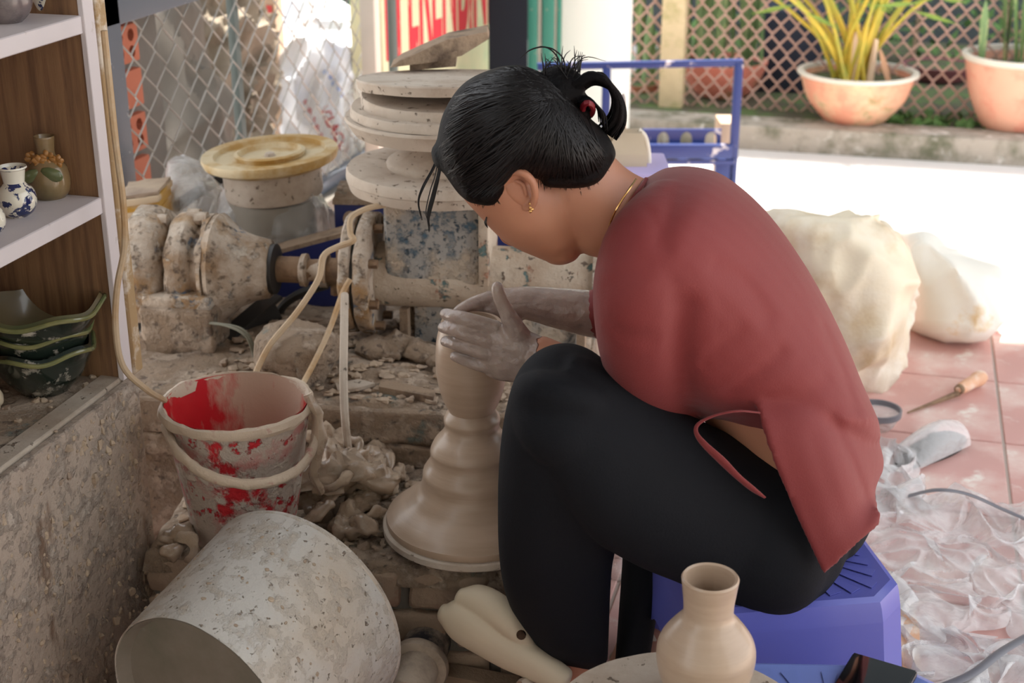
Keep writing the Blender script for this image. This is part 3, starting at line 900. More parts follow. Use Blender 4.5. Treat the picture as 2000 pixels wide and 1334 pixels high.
# things behind the mesh: canvas bundle, dusty sack, carton, white bags
def bundle(rows, ridge, amp, seed, k=6, n=60, p=2.3, stretchz=1.0):
    V, F = sil(rows, n=n, k=k, p=p)
    out = []
    A = np.array(V)
    c = A.mean(0)
    for v in A:
        nn = nrm((v - c) * [1, 1, .6])
        q = v * [1, 1, stretchz]
        wq = fnoise(v + seed, ridge * .6) * .5
        rdg = (1 - abs(mnoise.noise((q[0] * ridge + seed + wq, q[1] * ridge + wq, q[2] * ridge * .4 + wq)))) ** 3
        rd2 = (1 - abs(mnoise.noise((q[0] * ridge * 2.3 + wq, q[1] * ridge * 2.3 + seed, q[2] * ridge * 1.2)))) ** 3
        out.append(tuple(v + nn * amp * (rdg - .5) * 1.3 + nn * amp * .55 * (rd2 - .4)))
    return out, F
root = mk('canvas_bundle', bundle([(300, -60, 480, -70, 3.85, .2), (292, 40, 500, 10, 3.8, .25), (285, 130, 512, 110, 3.78, .26), (290, 230, 508, 220, 3.76, .26), (330, 330, 500, 330, 3.74, .24), (380, 420, 490, 430, 3.72, .18)], 11, .06, 1.3, k=14, n=120), m_tarp)
tag(root, 'tall crumpled beige canvas bundle behind the mesh', 'bundle')
root = mk('dusty_sack', bundle([(268, 60, 390, 40, 3.32, .08), (262, 140, 410, 130, 3.32, .12), (262, 230, 440, 220, 3.3, .14), (270, 330, 450, 330, 3.28, .13), (290, 430, 440, 440, 3.26, .1)], 6, .04, 4.1, k=12, n=90), m_tarpdark)
tag(root, 'dark dusty sack leaning against the mesh beside the brick pier', 'sack')
# carton
q0, q1 = at(497, 270, 4.15), at(546, 270, 4.10)
zc_t = 1.0
carton = thing('cardboard_carton', 'tall brown cardboard carton with red and green print', 'carton', ((q0 + q1) / 2) * [1, 1, 0])
cdx = (q1 - q0) * [1, 1, 0]
mk('body', obox((q0 + q1) / 2 * [1, 1, 0] + HF * .08 + ZZ * .5, cdx / 2 * 1.2, HF * .07, ZZ * .5, .003), m_card, carton)
fr = (q0 + q1) / 2 * [1, 1, 0] + HF * .0085
for (ya, yb, mm, x0_, x1_) in ((10, 38, m_redprint, -.45, .55), (64, 82, m_redprint, -.1, .5), (84, 91, m_greenprint, -.05, .45), (168, 171, m_greenprint, -.15, .1), (188, 196, m_greenprint, 0, .3), (213, 221, m_greenprint, -.2, .35)):
    za, zb_ = at(520, ya, 4.12)[2], at(520, yb, 4.12)[2]
    mk('print', obox(fr + cdx * (x0_ + x1_) / 2 * .9 + ZZ * (za + zb_) / 2, cdx * (x1_ - x0_) / 2 * .9, HF * .001, ZZ * (za - zb_) / 2), mm, carton, smooth=False)
# white woven bag with red letters
bagrows = [(628, 22, 655, 22, 4.3, .05), (590, 45, 690, 48, 4.28, .12), (560, 110, 715, 100, 4.26, .17), (552, 190, 722, 190, 4.25, .18), (556, 270, 728, 270, 4.24, .18), (570, 350, 735, 350, 4.22, .16)]
bag = thing('woven_bag', 'bulging white woven bag with red lettering behind the mesh', 'bag', at(640, 350, 4.2) * [1, 1, 0])
bvf = bundle(bagrows, 5, .05, 2.2, k=12, n=90)
mk('body', bvf, m_bagwhite, bag)
# lettering wrapped on the bag: flat print
def bag_text(body, px, py, ang, size, mat, depth):
    cu = bpy.data.curves.new('t', 'FONT'); cu.body = body; cu.size = 1; cu.offset = .015
    fo = bpy.data.objects.new('t', cu); COL.objects.link(fo)
    dg = bpy.context.evaluated_depsgraph_get()
    me = fo.evaluated_get(dg).to_mesh()
    tv = np.array([v.co[:] for v in me.vertices]); tf = [tuple(p.vertices) for p in me.polygons]
    fo.evaluated_get(dg).to_mesh_clear(); bpy.data.objects.remove(fo)
    ca, sa = math.cos(ang), math.sin(ang)
    P = []
    from mathutils.bvhtree import BVHTree
    bv = BVHTree.FromPolygons([Vector(v) for v in bvf[0]], bvf[1])
    for v in tv:
        x = px + (v[0] * ca - v[1] * sa) * size
        y = py - (v[0] * sa + v[1] * ca) * size
        dv = nrm(ray(x, y))
        hit = bv.ray_cast(Vector(CAM), Vector(dv))
        p = np.array(hit[0]) if hit[0] is not None else at(x, y, depth)
        P.append(p - dv * .003)
    return P, tf
mk('lettering', bag_text('VILACO', 622, 213, -math.radians(62), 28, m_redprint, 3.4), m_redprint, bag, smooth=False, label='red letters printed on the bag')
for i in range(9):
    x, y = 592 + i * 3.6, 197 + i * 8
    mk('print', bag_text('-' if i % 2 else 'o', x, y, -math.radians(62), 16, m_redprint, 3.4), m_redprint, bag, smooth=False)
for i in range(5):
    x, y = 630 + i * 8, 140 + i * 11
    mk('print', bag_text('=' if i % 2 else 'o', x, y, -math.radians(55), 16, m_blueprint, 3.4), m_blueprint, bag, smooth=False)
root = mk('plastic_bag', bundle([(700, 150, 748, 150, 3.95, .04), (690, 220, 752, 210, 3.94, .06), (680, 290, 752, 280, 3.93, .06), (685, 350, 750, 350, 3.92, .06)], 12, .05, 7.7, k=9, n=70), m_film2)
tag(root, 'crumpled clear plastic bag beside the lettered bag', 'bag')
root = mk('white_parcel', bundle([(548, 5, 625, 0, 4.7, .06), (545, 80, 620, 80, 4.7, .1), (545, 160, 600, 160, 4.7, .1), (545, 280, 600, 280, 4.7, .1)], 4, .01, 9.2), m_bagwhite)
tag(root, 'white wrapped parcel standing between carton and woven bag', 'parcel')
# ================================================================== SHELF AND LOW CABINET (left)
CF = onz(306, 1250, 0.0)                         # far right foot of the cabinet
CX, CYf = CF[0], 1.583
CZ = onX(270, 728, CX)[2]
cab = thing('low_cabinet', 'low cabinet with a clay-spattered side below the open shelf', 'cabinet', (CX - .2, .9, 0))
mk('body', wbox(CX - .46, CX - .012, .15, CYf - .006, 0, CZ - .022), m_cabinet, cab, smooth=False)
mk('side_panel', wbox(CX - .012, CX, .15, CYf, 0, CZ - .004, .002, 1), m_cabinet, cab)
mk('top_board', wbox(CX - .46, CX - .05, .15, CYf, CZ - .022, CZ - .004, .002, 1), m_crust, cab)
mk('edge_strip', wbox(CX - .045, CX - .013, .15, CYf, CZ - .022, CZ + .001, .002, 1), m_plaster, cab)
lumps = []
for i in range(650):
    yy = CYf - abs(rng.normal(0, .22)) - .01
    zz = rng.uniform(.02, CZ - .01)
    if yy < .3: continue
    s = rng.uniform(.0008, .003) * (1.8 if rng.uniform() < .08 else 1)
    lumps.append(displace(ellip((CX - .001, yy, zz), EX * s * rng.uniform(.6, 1.6), EY * s, ZZ * s * rng.uniform(.8, 2.2), 7, 5), s * 1.6, 130))
mk('clay_spatter', join(*lumps), m_clay, cab, kind='stuff')
lumps = []
for i in range(160):
    xx, yy = CX - rng.uniform(.0, .3), CYf - abs(rng.normal(0, .3)) - .01
    s = rng.uniform(.001, .004)
    lumps.append(displace(ellip((xx, yy, CZ - .003), EX * s * 1.5, EY * s * 1.3, ZZ * s, 7, 5), s, 130))
mk('clay_crumbs', join(*lumps), m_clay, cab, kind='stuff')

SX = CX - .012                                   # front plane of the shelf
Z1 = onX(214, 377, SX)[2]
Z2 = onX(181, 24, SX)[2]
sh = thing('open_shelf', 'open wooden shelf unit with white shelf edges on the left', 'shelf', (SX - .2, .9, CZ))
YE = CYf - .021
mk('end_panel', wbox(SX - .36, SX - .004, YE, YE + .018, CZ - .003, 1.5), m_woodgrain, sh, smooth=False)
mk('edge_band', wbox(SX - .004, SX + .004, YE - .002, YE + .022, CZ - .003, 1.5, .001, 1), m_whiteedge, sh)
mk('back_panel', wbox(SX - .37, SX - .36, .2, YE + .018, CZ - .003, 1.5), m_woodgrain, sh, smooth=False)
mk('rear_stile', wbox(SX - .03, SX + .008, YE + .022, YE + .044, CZ - .003, 1.5, .002, 1), m_stile, sh)
for z in (Z1, Z2):
    mk('shelf_board', wbox(SX - .36, SX, .2, YE, z - .022, z, .0015, 1), m_whiteedge, sh)

def place_on(px, py, z):
    return onz(px, py, z)
# leaf bowls stacked on the cabinet
def leaf_bowl(name, label, C, R, H, tilt, seed, mat_out, mat_in):
    n = 96
    root = thing(name, label, 'bowl', C, 'stacked green leaf bowls')
    def ringpts(rr, h, wv):
        out = []
        for j in range(n):
            a = 2 * math.pi * j / n
            lob = math.cos(5 * a + seed)
            r = rr * (1 + .035 * wv * lob)
            out.append(np.array(C) + [r * math.cos(a), r * math.sin(a), h + wv * .0035 * math.cos(5 * a + seed + 1.2) + tilt[0] * r * math.cos(a) + tilt[1] * r * math.sin(a)])
        return out
    prof = [(R * .45, 0, 0), (R * .5, .004, 0), (R * .72, H * .35, .25), (R * .9, H * .72, .7), (R, H, 1.0)]
    outer = [ringpts(*q) for q in [tuple(x) for x in catmull([np.array(p) for p in prof], 4)]]
    inner = [ringpts(*q) for q in [tuple(x) for x in catmull([np.array((p[0] - .006, p[1] + .006, p[2])) for p in prof[1:]], 4)]]
    mk('outside', loft([[np.array(C) + [0, 0, .0]] * n] + outer, False), mat_out, root)
    mk('inside', loft([outer[-1]] + inner[::-1] + [[np.array(C) + [0, 0, .008]] * n], False), mat_in, root)
    mk('rim', tube(outer[-1] + [outer[-1][0]], .0032, n=8, cap=False), m_leafglaze, root)
b0 = place_on(90, 755, CZ)
bR = 120 * mpp(700, 1.62)
leaf_bowl('leaf_bowl', 'dark green leaf bowl at the bottom of the stack', (b0[0], b0[1], CZ - .003), bR * .92, .062, (.02, .0), .4, m_bowlout, m_bowlout)
leaf_bowl('leaf_bowl', 'dark green leaf bowl in the middle of the stack', (b0[0] - .003, b0[1] + .004, CZ + .028), bR * .93, .056, (.02, .0), 1.3, m_bowlout, m_bowlout)
leaf_bowl('leaf_bowl', 'large olive brown leaf bowl on top of the stack', (b0[0] + .004, b0[1] + .004, CZ + .056), bR * 1.06, .056, (.02, .02), 2.4, m_bowlout, m_bowlin)

def vase(name, label, C, prof, mat, inner=None, group=None, parts=()):
    root = thing(name, label, 'vase', C, group)
    outer = smoothprof(prof, 5)
    mk('body', lathe([(.001, outer[0][1])] + outer, C, n=56, cap=False), mat, root)
    r, h = outer[-1]
    mk('lip', lathe([(r, h), (r * .97, h + .002), (r * .88, h), (r * .7, h - .02), (r * .6, h - .05), (.001, h - .055)], C, n=56, cap=False), inner or mat, root)
    return root
s1 = lambda px, py: place_on(px, py, Z1)
s2 = lambda px, py: place_on(px, py, Z2)
def pr(scale, pts):
    return [(r * scale, h * scale) for r, h in pts]
k1 = mpp(400, 1.45)
v1 = s1(36, 420)
vase('vase', 'small blue and white vase with flared lip on the middle shelf', v1, pr(k1, [(26, 0), (38, 12), (45, 34), (40, 58), (24, 76), (18, 88), (20, 100), (32, 110)]), m_bluewhite, m_whiteglaze)
v2 = s1(100, 384)
k2 = mpp(380, 1.5)
rt = vase('vase', 'olive brown jar with applied flowers and leaves on the middle shelf', v2, pr(k2, [(34, 0), (44, 14), (48, 40), (42, 70), (26, 90), (20, 104), (23, 138)]), m_brownglaze)
for (dx, dy, dz, rot) in ((-30, -8, 92, .3), (10, -22, 96, -.3), (28, -18, 88, .1), (-8, -26, 86, .7)):
    c = v2 + RT * dx * k2 + HF * dy * k2 + ZZ * dz * k2
    pet = []
    for q in range(6):
        a = q * math.pi / 3 + rot
        pet.append(displace(ellip(c + (RT * math.cos(a) + ZZ * math.sin(a)) * 9 * k2, (RT * math.cos(a) + ZZ * math.sin(a)) * 9 * k2, HF * 5 * k2, (-RT * math.sin(a) + ZZ * math.cos(a)) * 7 * k2, 9, 6), 3 * k2, 90))
    mk('flower', join(*pet), m_amber, rt)
for (dx, dz, a, w) in ((20, 62, -.35, 1.0), (-28, 58, .5, .9)):
    c = v2 + RT * dx * k2 - HF * 38 * k2 + ZZ * dz * k2
    u = RT * math.cos(a) + ZZ * math.sin(a)
    vv = -RT * math.sin(a) + ZZ * math.cos(a)
    mk('leaf', displace(ellip(c, u * 26 * k2 * w, HF * 8 * k2, vv * 16 * k2 * w, 16, 10), 2 * k2, 60), m_leafglaze, rt)
v3 = s1(-12, 452)
vase('vase', 'blue and white round vase cut by the left edge', v3, pr(mpp(420, 1.38), [(18, 0), (26, 10), (30, 30), (24, 50), (12, 62), (14, 70)]), m_bluewhite, m_whiteglaze)
v4 = s2(15, 43)
vase('jar', 'large speckled grey jar on the top shelf', v4, pr(mpp(20, 1.4), [(34, 0), (52, 18), (64, 50), (60, 90), (40, 120), (44, 130)]), m_greyglaze)
v5 = s2(88, 24)
vase('vase', 'cream vase with dark blue flowers on the top shelf', v5, pr(mpp(20, 1.5), [(17, 0), (22, 18), (30, 50), (28, 80), (16, 100), (20, 108)]), m_bluewhite, m_whiteglaze)
v6 = place_on(-8, 792, CZ)
vase('clay_cup', 'pale unglazed cup on the cabinet at the left edge', v6, pr(mpp(780, 1.5), [(12, 0), (17, 8), (18, 24), (14, 34)]), m_bisque)

# ================================================================== BRICK PLINTH AND LEDGE
def clay_top(u0, u1, v0, v1, z, amp, nu, nv, seed, drop=.03):
    """lumpy clay skin with rounded ragged border, standing on the masonry"""
    P = []
    for i in range(nu + 1):
        row = []
        for j in range(nv + 1):
            u, v = u0 + (u1 - u0) * i / nu, v0 + (v1 - v0) * j / nv
            e = min(i, nu - i, j, nv - j)
            h = z + amp * fnoise((u + seed, v, 0), 14, 5) + amp * .5 * max(0, mnoise.noise((u * 40 + seed, v * 40, 2)))
            if e == 0: h = z - drop
            elif e == 1: h -= amp * .5
            row.append(G(u + .004 * mnoise.noise((u * 30, v * 30, 5)), v + .006 * mnoise.noise((u * 30, v * 30, 9 + seed)), h))
        P.append(row)
    return sheet(P)
LZ, PZ = .27, .17
lu0, lv0, _ = toG(onz(607, 784, LZ))
pu0, pv0, _ = toG(onz(850, 1112, PZ))
pl, _, _ = toG(onz(262, 1095, PZ))
ledge = thing('masonry_ledge', 'clay-caked concrete ledge carrying the clay machine', 'ledge', G(-.3, lv0 + .4, 0))
LU0, LU1, LV1 = -.90, toG(at(1150, 690, 2.12))[0], lv0 + 0.86
mk('core', gbox(LU0, LU1, lv0 + .004, LV1, 0, LZ - .012), m_crust, ledge, smooth=False)
mk('clay_skin', clay_top(LU0, LU1, lv0, LV1, LZ, .006, 150, 110, 3.1), m_crust, ledge, angle=70)
# front blocks in two courses
ucut = [LU0, -.66, -.30, LU1]
for i in range(len(ucut) - 1):
    bb = gbox(ucut[i] + .002, ucut[i + 1] - .002, lv0 - .006, lv0 + .03, LZ - .062, LZ - .006, .004, 1)
    mk('block', displace(subdiv(bb, 7), .0045, 26, 4), m_crust, ledge, angle=60)
ucut = [LU0, -.74, -.49, -.24, LU1]
for i in range(len(ucut) - 1):
    bb = gbox(ucut[i] + .002, ucut[i + 1] - .002, lv0 - .006, lv0 + .03, PZ - .005, LZ - .065, .004, 1)
    mk('block', displace(subdiv(bb, 8), .006, 22, 4), m_crust, ledge, angle=60)
PU0, PU1 = pl, toG(onz(1085, 1112, PZ))[0]
plinth = thing('brick_plinth', 'low clay-covered brick plinth under the potter\'s wheel', 'plinth', G(-.2, (pv0 + lv0) / 2, 0))
mk('core', gbox(PU0 + .01, PU1, pv0 + .012, lv0, 0, PZ - .015), m_mortar, plinth, smooth=False)
mk('clay_skin', clay_top(PU0, PU1, pv0, lv0 - .004, PZ, .006, 110, 60, 8.4), m_crust, plinth, angle=70)
z = PZ - .012
row = 0
while z > .02:
    h = .052
    u = PU0 + (-.06 if row % 2 else 0)
    while u < PU1:
        a, b = max(u, PU0), min(u + .115, PU1)
        if b - a > .02:
            bb = gbox(a + .004, b - .004, pv0 + rng.uniform(-.003, .003), pv0 + .03, z - h, z, .004, 1)
            mk('brick', displace(subdiv(bb, 4), .003, 40, 3), m_brickface, plinth, angle=60)
        u += .123
    z -= h + .009
    row += 1
crumbs = []
for i in range(500):
    u, v = rng.uniform(PU0 + .02, PU1 - .02), rng.uniform(pv0 + .01, lv0 - .01)
    s = rng.uniform(.002, .007)
    c = G(u, v, PZ + .003)
    crumbs.append(displace(ellip(c, GX * s * rng.uniform(.7, 1.8), GY * s * rng.uniform(.7, 1.6), ZZ * s * .6, 7, 5), s * .9, 120))
for i in range(520):
    u, v = rng.uniform(-.72, LU1 - .03), rng.uniform(lv0 + .01, lv0 + .35)
    s = rng.uniform(.002, .008)
    c = G(u, v, LZ + .003)
    crumbs.append(displace(ellip(c, GX * s * rng.uniform(.7, 2.2), GY * s * rng.uniform(.7, 1.6), ZZ * s * .5, 7, 5), s * .9, 120))
cr = mk('clay_crumbs', join(*crumbs), m_clay, kind='stuff')
tag(cr, 'dry clay crumbs scattered over ledge and plinth', 'clay')

# ================================================================== CLAY MACHINE (pug mill) and its gear drive
def dm(px):
    return 2.30 + (px - 310) * (-.08 / 860)
def mp(px, py):
    return at(px, py, dm(px))
A0, A1 = mp(310, 520), mp(1170, 545)
AX = nrm((A1 - A0) * [1, 1, 0])
AZ = (A0[2] + A1[2]) / 2
ABk = np.cross(ZZ, AX)                           # away from the viewer
def ap(px):
    q = mp(px, 535); q[2] = AZ
    return q
def lat_ax(prof_px, n=48, dz=0.0, wob=0.0, seed=0):
    """lathe round the machine axis: (pixel along axis, radius in pixels)"""
    k = mpp(535, 2.26)
    C = ap(310)
    C[2] += dz
    pr_ = [(r * k, float(np.dot(ap(px) - ap(310), AX))) for px, r in prof_px]
    return lathe(pr_, C, AX, n=n, cap=True, wob=wob, seed=seed)
kM = mpp(535, 2.26)
mill = thing('pug_mill', 'clay-caked pug mill with horizontal barrel and speckled hopper', 'machine', ap(900) * [1, 1, 0] + ZZ * LZ)
mk('barrel', displace(lat_ax([(742, 10), (742, 62), (760, 64), (900, 62), (950, 60), (1100, 60), (1172, 60), (1172, 10)], 64), .0015, 25), m_barrelp, mill)
mk('inner_flange', displace(lat_ax([(712, 60), (712, 116), (716, 119), (736, 119), (740, 116), (741, 60)], 64), .002, 30), m_machine, mill)
mk('outer_flange', displace(lat_ax([(684, 30), (684, 114), (688, 118), (703, 118), (706, 115), (707, 30)], 64), .002, 30), m_machine, mill)
mk('gasket', lat_ax([(706, 30), (706, 108), (713, 108), (713, 30)], 48), m_darksteel, mill)
for i in range(8):
    a = i * math.pi / 4 + .3
    c = ap(724) + (ZZ * math.sin(a) + ABk * math.cos(a)) * 104 * kM
    mk('bolt', tube([c + AX * 12 * kM, c + AX * 34 * kM], 9 * kM, n=6), m_rust, mill)
h0, h1 = ap(764), ap(948)
hz = at(860, 392, 2.16)[2]
hop = []
hc = (h0 + h1) / 2
hx = (h1 - h0) / 2
hop = obox(hc + ZZ * (hz - AZ) / 2, hx, ABk * .054, ZZ * (hz - AZ) / 2, .012, 3)
mk('hopper', displace(subdiv(hop, 6), .002, 30), m_hopper, mill)
e0 = ap(954)
mk('hopper_flange', obox(e0 + ZZ * (hz - AZ) / 2, AX * .008, ABk * .066, ZZ * ((hz - AZ) / 2 - .004), .003), m_barrelp, mill)
mk('outlet_collar', displace(lat_ax([(1160, 20), (1160, 70), (1180, 70), (1180, 20)], 40), .001, 30), m_machine, mill)
for px in (795, 1140):
    q = ap(px)
    mk('leg', bar(np.array([q[0], q[1], LZ - .004]) - ABk * .03, q - ABk * .03 - ZZ * .05, .014, .014), m_scrapwood, mill)
    mk('leg', bar(np.array([q[0], q[1], LZ - .004]) + ABk * .05, q + ABk * .05 - ZZ * .05, .014, .014), m_scrapwood, mill)
b0_, b1_ = ap(810), ap(1130)
mk('saddle', displace(subdiv(obox(((b0_ + b1_) / 2) * [1, 1, 0] + ZZ * (LZ + AZ - .05) / 2 + ABk * .03, (b1_ - b0_) / 2 * [1, 1, 0], ABk * .05, ZZ * (AZ - .045 - LZ) / 2, .004), 4), .003, 30), m_hopper, mill)
# shaft
sf = thing('drive_shaft', 'rusty drive shaft with coupling between gear drive and pug mill', 'shaft', ap(612) * [1, 1, 0] + ZZ * (AZ - .02))
mk('rod', lat_ax([(536, 4), (536, 26), (596, 26), (596, 22), (640, 22), (640, 26), (690, 26), (690, 4)], 24), m_rust, sf)
mk('coupling', displace(lat_ax([(590, 10), (590, 32), (600, 33), (604, 22), (624, 22), (628, 33), (642, 33), (642, 10)], 24), .0015, 60), m_machine, sf)
mk('set_screw', tube([ap(664) + ZZ * 20 * kM, ap(664) + ZZ * 45 * kM], 6 * kM, n=6), m_rust, sf)
mk('set_screw', tube([ap(655) - ZZ * 20 * kM, ap(655) - ZZ * 48 * kM], 12 * kM, n=8), m_rust, sf)
# gear drive
gd = thing('gear_drive', 'clay-caked gear reducer with round flanges on a concrete foot', 'machine', ap(400) * [1, 1, 0] + ZZ * LZ)
mk('housing', displace(lat_ax([(425, 60), (425, 104), (436, 108), (446, 100), (470, 78), (500, 64), (528, 58), (534, 52), (534, 10)], 56), .004, 22), m_machine, gd)
mk('gear_flange', displace(lat_ax([(352, 40), (352, 98), (362, 106), (384, 106), (392, 98), (398, 84), (412, 84), (414, 104), (424, 106), (426, 60)], 56), .004, 24), m_machine, gd)
mk('shaft_seal', lat_ax([(532, 10), (532, 50), (541, 50), (545, 34), (545, 10)], 32), m_darksteel, gd)
mk('motor_flange', displace(lat_ax([(268, 40), (268, 100), (280, 116), (310, 118), (330, 110), (345, 84), (352, 60)], 56), .004, 24), m_machine, gd)
mk('motor_body', displace(lat_ax([(205, 30), (205, 78), (220, 86), (262, 86), (270, 40)], 40), .003, 24), m_machine, gd)
for px, an in ((318, 1.9), (386, 1.7), (404, 1.35), (330, 1.2)):
    c = ap(px) + (ZZ * math.sin(an) - ABk * math.cos(an) * .4) * 104 * kM
    mk('bolt', displace(tube([c - AX * 10 * kM, c + AX * 14 * kM], 14 * kM, n=8), .001, 90), m_machine, gd)
# sloping neck and foot
q0, q1 = ap(430), ap(500)
fz = LZ + .075
neck = loft([[ap(a) - ABk * .045 + ZZ * dz for a, dz in ((420, -.02), (505, -.02))] + [ap(a) + ABk * .045 + ZZ * dz for a, dz in ((505, -.02), (420, -.02))],
             [np.array([*ap(a)[:2], fz]) - ABk * .05 for a in (352, 450)] + [np.array([*ap(a)[:2], fz]) + ABk * .05 for a in (450, 352)]])
mk('neck', displace(subdiv(neck, 6), .004, 26), m_machine, gd)
f0, f1 = ap(312), ap(446)
fc = ((f0 + f1) / 2) * [1, 1, 0]
mk('foot', displace(subdiv(obox(fc - ABk * .05 + ZZ * (LZ + .035), (f1 - f0) / 2 * [1, 1, 0], ABk * .06, ZZ * .04, .008), 6), .006, 24), m_crust, gd, angle=60)
mk('foot_cap', displace(subdiv(obox(fc - ABk * .045 + ZZ * (LZ + .08), (f1 - f0) / 2 * [1, 1, 0] * .94, ABk * .055, ZZ * .014, .005), 6), .006, 24), m_machine, gd, angle=60)
# navy steel bench behind the shaft
n0, n1 = at(535, 610, 2.42), at(705, 612, 2.40)
nb = thing('steel_stand', 'navy steel stand behind the drive shaft', 'stand', ((n0 + n1) / 2) * [1, 1, 0] + ZZ * LZ)
zt = at(650, 480, 2.42)[2]
mk('front_plate', prism([n0 * [1, 1, 0] + ZZ * LZ, n1 * [1, 1, 0] + ZZ * LZ, n1 * [1, 1, 0] + ZZ * (zt + .03), n0 * [1, 1, 0] + ZZ * (zt - .02)], HF * .012), m_navy, nb, smooth=False)
mk('top_plate', prism([n0 * [1, 1, 0] + ZZ * (zt - .02), n1 * [1, 1, 0] + ZZ * (zt + .03), n1 * [1, 1, 0] + ZZ * (zt + .03) + HF * .045, n0 * [1, 1, 0] + ZZ * (zt - .02) + HF * .045], ZZ * .008), m_scrapwood, nb, smooth=False)
for q in (n0, n1):
    mk('leg', bar(q * [1, 1, 0] + HF * .03 + ZZ * LZ, q * [1, 1, 0] + HF * .03 + ZZ * (zt - .02), .02), m_navy, nb)
c0, c1 = at(652, 400, 2.50), at(1000, 400, 2.47)
zt2 = c0[2] + .002
nb2 = thing('control_box', 'dark navy steel box with clay-dusted top behind the hopper', 'box', ((c0 + c1) / 2) * [1, 1, 0] + ZZ * LZ)
mk('body', obox(((c0 + c1) / 2) * [1, 1, 0] + ZZ * (LZ + zt2) / 2 + HF * .06, (c1 - c0) / 2 * [1, 1, 0], HF * .06, ZZ * (zt2 - LZ) / 2, .003), m_navy, nb2)
mk('lid', displace(subdiv(obox(((c0 + c1) / 2) * [1, 1, 0] + ZZ * (zt2 + .005) + HF * .06, (c1 - c0) / 2 * [1, 1, 0] * 1.01, HF * .064, ZZ * .005), 5), .002, 60), m_crust, nb2)
for px in (684, 725):
    q = at(px, 424, 2.49)
    mk('knob', tube([q, q - HF * .014], .012, n=14), m_scrapwood, nb2)
# dark angle bar and black strut behind gear
s0, s1_ = at(310, 425, 2.62), at(440, 340, 2.66)
bb_ = mk('steel_angle', bar(s0, s1_, .02, .018), m_darksteel)
tag(bb_, 'dark steel bar leaning behind the gear drive towards the plaster mould', 'bar')
s0, s1_ = at(440, 690, 2.26), at(540, 605, 2.34)
bb_ = mk('steel_channel', join(bar(s0, s1_, .012, .055), bar(s0 + ZZ * .028, s1_ + ZZ * .028, .04, .006)), m_darksteel)
tag(bb_, 'black steel channel sloping up beside the machine foot', 'bar')

# ---- plaster bats stacked on the hopper
def bat(name, label, px, py, rpx, th, d, tilt=(0, 0), taper=1.0, mat=None, z=None, n=72):
    C = at(px, py, d)
    if z is not None: C[2] = z
    r = rpx * mpp(py, d)
    ax = nrm(ZZ + RT * tilt[0] + HF * tilt[1])
    prof = [(.001, 0), (r * taper, 0), (r * (taper + (1 - taper) * .15) , th * .12), (r * .995, th * .85), (r * .985, th), (.001, th)]
    o = mk(name, displace(lathe(prof, C, ax, n=n, cap=False), .0008, 30), mat or m_plaster)
    tag(o, label, 'plaster bat', 'plaster bats on the pug mill')
    return C[2] + th, r
DH = 2.255
t1 = .0145
zb = hz
zb, _ = bat('plaster_bat', 'lower of two large plaster discs lying on the hopper', 868, 360, 190, .017, DH, taper=.97, z=zb)
zb, _ = bat('plaster_bat', 'large plaster disc directly under the trumpet stand', 868, 345, 191, .016, DH, z=zb + .0005)
S0 = at(868, 330, DH); S0[2] = zb
ks = mpp(330, DH)
stand_top = at(868, 236, DH)[2] - .015
hh = stand_top - zb
st = mk('plaster_stand', lathe([(.001, 0), (112 * ks, 0), (113 * ks, .006)] + smoothprof([(110 * ks, .010), (88 * ks, .022), (58 * ks, .036), (38 * ks, .056), (32 * ks, .075), (31 * ks, hh * .8), (34 * ks, hh)], 5) + [(.001, hh)], S0, n=64, cap=False), m_plaster)
tag(st, 'trumpet-shaped plaster stand between the lower and upper discs', 'stand')
zb = S0[2] + hh
zb, _ = bat('plaster_bat', 'thick plaster disc lowest of the upper stack above the trumpet stand', 868, 215, 196, .027, DH, taper=.9, z=zb)
zb, _ = bat('plaster_bat', 'thin plaster disc second from the bottom of the upper stack', 870, 196, 186, .015, DH, z=zb + .0005)
zb, _ = bat('plaster_bat', 'cracked plaster disc third from the bottom of the upper stack', 872, 170, 168, .018, DH, tilt=(.0, -.03), z=zb + .001)
zb, _ = bat('plaster_bat', 'topmost thin-edged plaster disc with a rusty speck', 876, 145, 182, .016, DH, tilt=(.0, .10), taper=.97, z=zb + .007)
# boards leaning on top of the stack
a0, a1 = at(762, 132, 2.33), at(955, 76, 2.38)
nn = nrm(np.cross(a1 - a0, HF))
poly = [a0, a0 + (a1 - a0) * .45 - nn * .012, a0 + (a1 - a0) * .7 - nn * .014, a1 + nn * .0, a1 + nn * .012, a0 + (a1 - a0) * .6 + nn * .018, a0 + (a1 - a0) * .1 + nn * .006]
o = mk('broken_bat', prism(poly, HF * .07 + ZZ * .0), m_scrapwood, smooth=False)
tag(o, 'broken grey plaster slab with sharp end leaning on the top disc', 'slab')
a0, a1 = at(800, 138, 2.36), at(890, 130, 2.36)
o = mk('plaster_wedge', prism([a0, a1, at(893, 100, 2.36), at(850, 110, 2.36), at(800, 128, 2.36)], HF * .05), m_scrapwood, smooth=False)
tag(o, 'brownish plaster wedge propping the broken slab', 'wedge')
